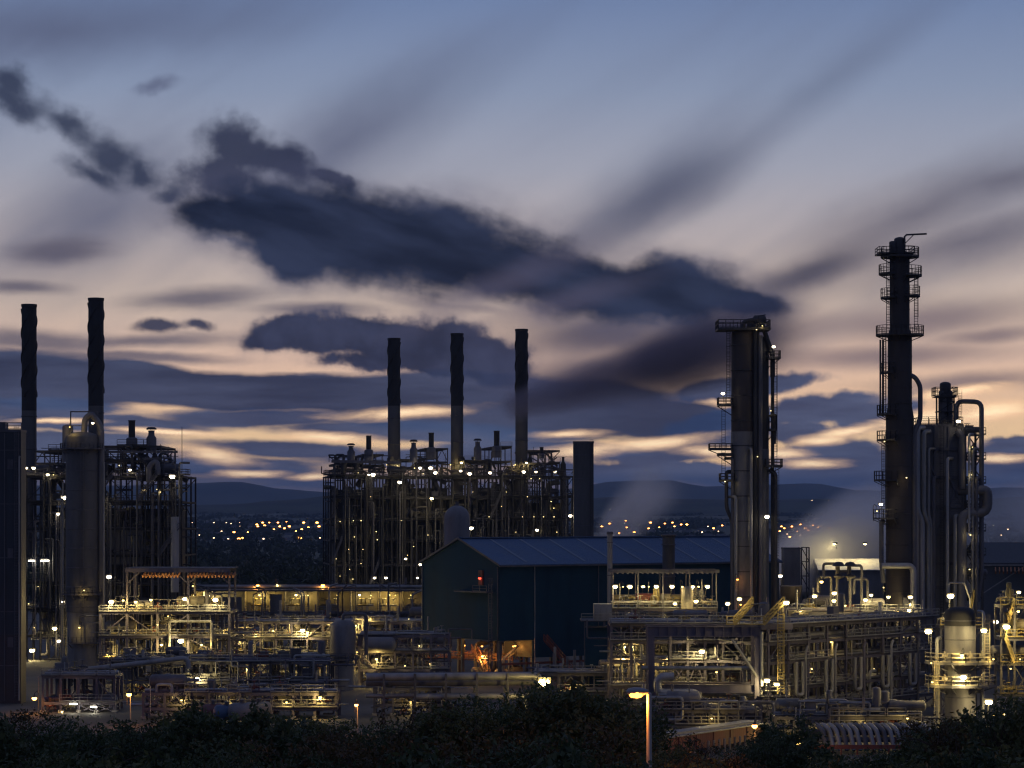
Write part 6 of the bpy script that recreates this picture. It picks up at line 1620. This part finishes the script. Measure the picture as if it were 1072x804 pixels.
def plant(kind, px, top, Y, sc, label, group, name='bush'):
    c, t, base = KINDS[kind]
    zt = at(px, top, Y).z; g = ground_z(Y) + 0.0
    p = at(px, 0, Y)
    hz_ = max(v.co.z for v in c.vertices) if kind not in _hz else _hz[kind]; _hz[kind] = hz_
    e = link(name, None); e.location = (p.x, Y, zt - hz_*sc); e.rotation_euler.z = rg.uniform(0, 6.28); e.scale = (sc, sc, sc)
    tag(e, label, 'tree' if name != 'bush' else 'bush', group)
    link('crown', c, e); tt = link('trunk', t, e)
    need = (zt - hz_*sc) - g                       # reach down to the slope
    if need > base*sc*0.98: tt.scale.z = need / (base*sc) * 1.05
_hz = {}
# (px, top row, distance, kind, scale) from the left edge to the right
ROWS = [
 (2,742,86,'round1',1.0),(30,752,80,'round3',.95),(64,757,88,'round2',.9),(100,764,90,'round1',.85),(128,762,96,'round3',.8),(150,757,88,'round2',1.0),(178,752,92,'round1',1.0),
 (205,757,84,'round3',.9),(232,752,90,'round1',1.0),(262,745,86,'round1',1.05),(290,742,84,'round3',1.05),(318,745,92,'round2',1.0),(340,752,88,'round1',.9),(364,764,82,'loose',.85),(392,760,90,'round2',.9),
 (415,752,94,'round1',.95),(440,748,88,'loose',1.0),(468,746,92,'round3',1.0),(492,742,86,'round1',1.0),(520,738,90,'round2',1.05),(545,732,94,'tall',.9),(568,728,88,'round1',1.0),(592,724,92,'tall',1.0),(618,726,86,'round3',1.0),
 (640,738,90,'round2',.95),(656,752,84,'round1',.85),
 (20,778,66,'round2',.9),(75,784,62,'round3',.9),(130,780,64,'round1',.9),(185,778,66,'round3',1.0),(240,775,62,'round2',1.0),(300,770,66,'round1',1.0),(350,778,64,'round2',.9),(400,780,66,'loose',.9),
 (450,772,62,'round3',1.0),(500,768,66,'loose',1.0),(545,765,64,'round2',1.0),(590,760,66,'loose',1.0),(628,764,62,'round3',.95),(655,785,64,'twiggy',.9),
 (716,762,100,'twiggy',1.0),(738,778,98,'twiggy',.8),(700,792,80,'round2',.7),(760,798,84,'round1',.7),(792,781,96,'round2',.8),
 (818,744,106,'tall',1.0),(800,752,112,'conifer',.9),(846,772,96,'round3',.9),(872,786,92,'round1',.8),(905,796,90,'round2',.8),(938,790,92,'round3',.8),
 (962,774,94,'round1',.9),(984,760,96,'round2',.9),(1008,752,90,'round1',1.0),(1030,752,94,'round3',.95),(1050,738,92,'tall',.95),(1068,716,90,'tall',1.15),(1085,722,88,'round1',1.2),
 (712,786,70,'round1',.7), (745,792,72,'loose',.7), (880,792,72,'round3',.8), (925,786,74,'round1',.8), (1000,778,66,'round3',.9),(1050,772,66,'round1',1.0),(830,792,66,'round2',.7),
]
LBL = {'round1': 'rounded mid green bush in the dark thicket along the bottom of the view', 'round2': 'rounded dark green bush in the thicket along the bottom of the view', 'round3': 'broad dark green bush in the thicket along the bottom of the view',
       'loose': 'loose brownish bush with open branches in the bottom thicket', 'twiggy': 'sparse twiggy shrub with few brown leaves by the street lamp', 'tall': 'taller dark tree standing up from the bottom thicket', 'conifer': 'dark pointed conifer in front of the long pipe rack'}
for px, top, Y, k, sc in ROWS:
    if 500 < px < 650 and Y > 78: top -= 7
    if px < 240 and Y > 78: top -= 9
    if k == 'round1' and rg.random() < .3: k = 'loose'
    top += rg.uniform(-12, 9) - ((5 if px < 440 else 12) if Y > 78 and px < 660 else (6 if Y > 78 else 0)); sc *= rg.uniform(0.8, 1.3)
    nm = 'conifer_tree' if k == 'conifer' else ('tall_tree' if k == 'tall' else 'bush')
    plant(k, px, top, Y, sc, LBL[k], {'conifer': None, 'tall': 'taller trees of the thicket', 'twiggy': 'twiggy shrubs by the street lamp', 'loose': 'loose brownish bushes'}.get(k, 'bushes of the ' + k.replace('round1', 'mid green kind').replace('round2', 'dark kind').replace('round3', 'broad kind')), nm)
# rough grass under them
gb = MB(); r_ = random.Random(4); vs, fs = [], []
for i in range(26000):
    Y = r_.uniform(52, 135); X = r_.uniform(-0.24, 0.24)*Y; z = ground_z(Y) - 0.1; h = r_.uniform(.3, .9); a = r_.uniform(0, 6.28); dx, dy = .05*math.cos(a), .05*math.sin(a); lx, ly = r_.gauss(0, .2), r_.gauss(0, .2)
    k = len(vs); vs += [(X-dx, Y-dy, z), (X+dx, Y+dy, z), (X+lx, Y+ly, z+h)]; fs.append((k, k+1, k+2))
gb.add(vs, fs); o = link('rough_grass', gb.mesh('rough_grass', LEAF)); tag(o, 'rough grass on the slope under the bushes', 'grass', kind='stuff')

# sodium street lamp by the bushes
p = at(668, 727, 74); g = ground_z(74) - 0.3
T = Thing('street_lamp', 'tall orange glowing sodium street lamp standing among the foreground bushes', 'street lamp', (at(679.5, 0, 74).x, 74, g))
hh = p.z - g
T.part('pole', paint('lamp_pole_grey', (0.34, 0.33, 0.31), 0.55, 0.1, 2.0, 0.25, 0.05)).lathe([(0.13, 0), (0.13, 1.4), (0.085, 1.5), (0.075, hh+0.02), (0.04, hh+0.06)], (0,0,0), 14)
hx = p.x - at(679.5, 0, 74).x
T.part('arm', GALV).tube([(0, 0, hh-0.05), (-0.03, 0, hh+0.06), (-0.12, 0, hh+0.09)], 0.04, 8)
h = T.part('lamp_head', paint('lamp_head_grey', (0.25, 0.25, 0.26), 0.5), sub=None)
h.lathe([(0.03, -0.36), (0.10, -0.3), (0.135, -0.12), (0.12, 0.15), (0.05, 0.3)], (hx, 0, hh+0.09), 14, 'x')
T.done()
hd = [c for c in T.root.children if c.name.startswith('lamp_head')][0]
lens = MB().lathe([(0.02, -0.26), (0.11, -0.2), (0.14, 0.0), (0.10, 0.14), (0.02, 0.2)], (hx-0.03, 0, hh+0.02), 14, 'x')
link('lens', lens.mesh('lens', glow('street_lamp_lens', (1.0, 0.32, 0.04), 9)), hd)
L = bpy.data.lights.new('street_lamp_light', 'POINT'); L.energy = 300; L.color = (1.0, 0.30, 0.04); L.shadow_soft_size = 0.1
lo = link('street_lamp_light', L, hd); lo.location = (hx-0.02, -0.05, hh-0.22)
# ================================================================== steam and smoke: real volumes
def steam(name, label, pts, radii, dens, col, nsc, seed, fade=(0.0, 0.25, 0.75, 1.0), aniso=0.0, stretch=(1, 1, 1), lo=0.35, hi=0.75, flat=1.0):
    """a drifting plume along a path: density falls off from its axis and breaks up in noise"""
    pts = [Vector(p) for p in pts]
    o = pts[0]; ax = pts[-1] - pts[0]; L = ax.length; ax.normalize()
    rmax = max(radii)
    q = Vector((1, 0, 0)).rotation_difference(ax)
    mb = MB(); n = 16; prof = [(radii[0]*0.3, -radii[0]*0.8)] + [(lerp(radii[0], radii[-1], k/8), L*k/8) for k in range(9)] + [(radii[-1]*0.3, L + radii[-1]*0.6)]
    mb.lathe(prof, (0, 0, 0), n, 'x')
    m, nt = new_mat(name); N = nt.nodes.new; K_ = nt.links.new
    out = N('ShaderNodeOutputMaterial'); pv = N('ShaderNodeVolumePrincipled'); tc = N('ShaderNodeTexCoord'); sx = N('ShaderNodeSeparateXYZ'); K_(tc.outputs['Object'], sx.inputs[0])
    def mth(op, a, b=None):
        x = N('ShaderNodeMath'); x.operation = op
        for i, v in enumerate((a, b)):
            if v is None: continue
            if isinstance(v, (int, float)): x.inputs[i].default_value = v
            else: K_(v, x.inputs[i])
        return x.outputs[0]
    def rng(v, a, b, c=0.0, d=1.0):
        x = N('ShaderNodeMapRange'); x.interpolation_type = 'SMOOTHSTEP'; K_(v, x.inputs[0])
        for i, w in enumerate((a, b, c, d)): x.inputs[i+1].default_value = w
        return x.outputs[0]
    t = mth('DIVIDE', sx.outputs[0], L)
    rad = mth('SQRT', mth('ADD', mth('MULTIPLY', sx.outputs[1], sx.outputs[1]), mth('MULTIPLY', sx.outputs[2], sx.outputs[2])))
    rl = mth('ADD', mth('MULTIPLY', t, radii[-1]-radii[0]), radii[0])
    edge = rng(mth('DIVIDE', rad, mth('MAXIMUM', rl, radii[0]*0.3)), 0.95, 0.05)
    along = mth('MULTIPLY', rng(t, fade[0], fade[1]), rng(t, fade[3], fade[2]))
    mp = N('ShaderNodeMapping'); mp.inputs['Scale'].default_value = stretch; mp.inputs['Location'].default_value = (seed, seed*1.7, 0); K_(tc.outputs['Object'], mp.inputs[0])
    nz = N('ShaderNodeTexNoise'); nz.inputs['Scale'].default_value = nsc; nz.inputs['Detail'].default_value = 3; K_(mp.outputs[0], nz.inputs[0])
    d = mth('MULTIPLY', mth('MULTIPLY', mth('MULTIPLY', edge, along), rng(nz.outputs[0], lo, hi, 0.25, 1.0)), dens)
    K_(d, pv.inputs['Density']); pv.inputs['Color'].default_value = (*col, 1); pv.inputs['Anisotropy'].default_value = aniso
    K_(pv.outputs[0], out.inputs['Volume'])
    me = mb.mesh(name, m); ob = link(name, me); ob.location = o; ob.rotation_mode = 'QUATERNION'; ob.rotation_quaternion = q
    ob.scale = (1, 1, flat)
    tag(ob, label, 'steam' if 'steam' in name else 'smoke', kind='stuff')
    m.cycles.volume_step_rate = 0.4
    return ob
steam('smoke_plume', 'dark smoke plume drifting up to the right across the third middle chimney', [at(522, 430, 585), at(850, 338, 600)], (4.5, 17), 0.55, (0.36, 0.34, 0.42), 0.05, 3, (0.0, 0.06, 0.45, 1.0), 0.0, (0.35, 1, 1), 0.3, 0.65)
steam('steam_cloud', 'pale steam wisp rising behind the blue building', [at(632, 572, 545), at(700, 492, 560)], (5, 11), 0.60, (0.99, 0.98, 0.98), 0.10, 9, (0.0, 0.15, 0.3, 1.0), 0.35, (0.5, 1, 1), 0.35, 0.7)
steam('steam_cloud', 'wide bank of white steam drifting behind the tallest column', [at(800, 600, 560), at(960, 535, 600)], (8, 17), 0.62, (0.99, 0.99, 1.0), 0.06, 21, (-0.05, 0.2, 0.55, 1.05), 0.35, (0.5, 1, 1.2), 0.3, 0.7)
steam('steam_cloud', 'thin steam hanging at the right edge behind the clad reactor tower', [at(985, 565, 600), at(1130, 530, 620)], (10, 16), 0.13, (0.99, 0.99, 1.0), 0.06, 33, (-0.05, 0.2, 0.8, 1.1), 0.35, (0.5, 1, 1), 0.3, 0.7)
cy.volume_bounces = 3; cy.volume_step_rate = 1.5; cy.volume_max_steps = 96
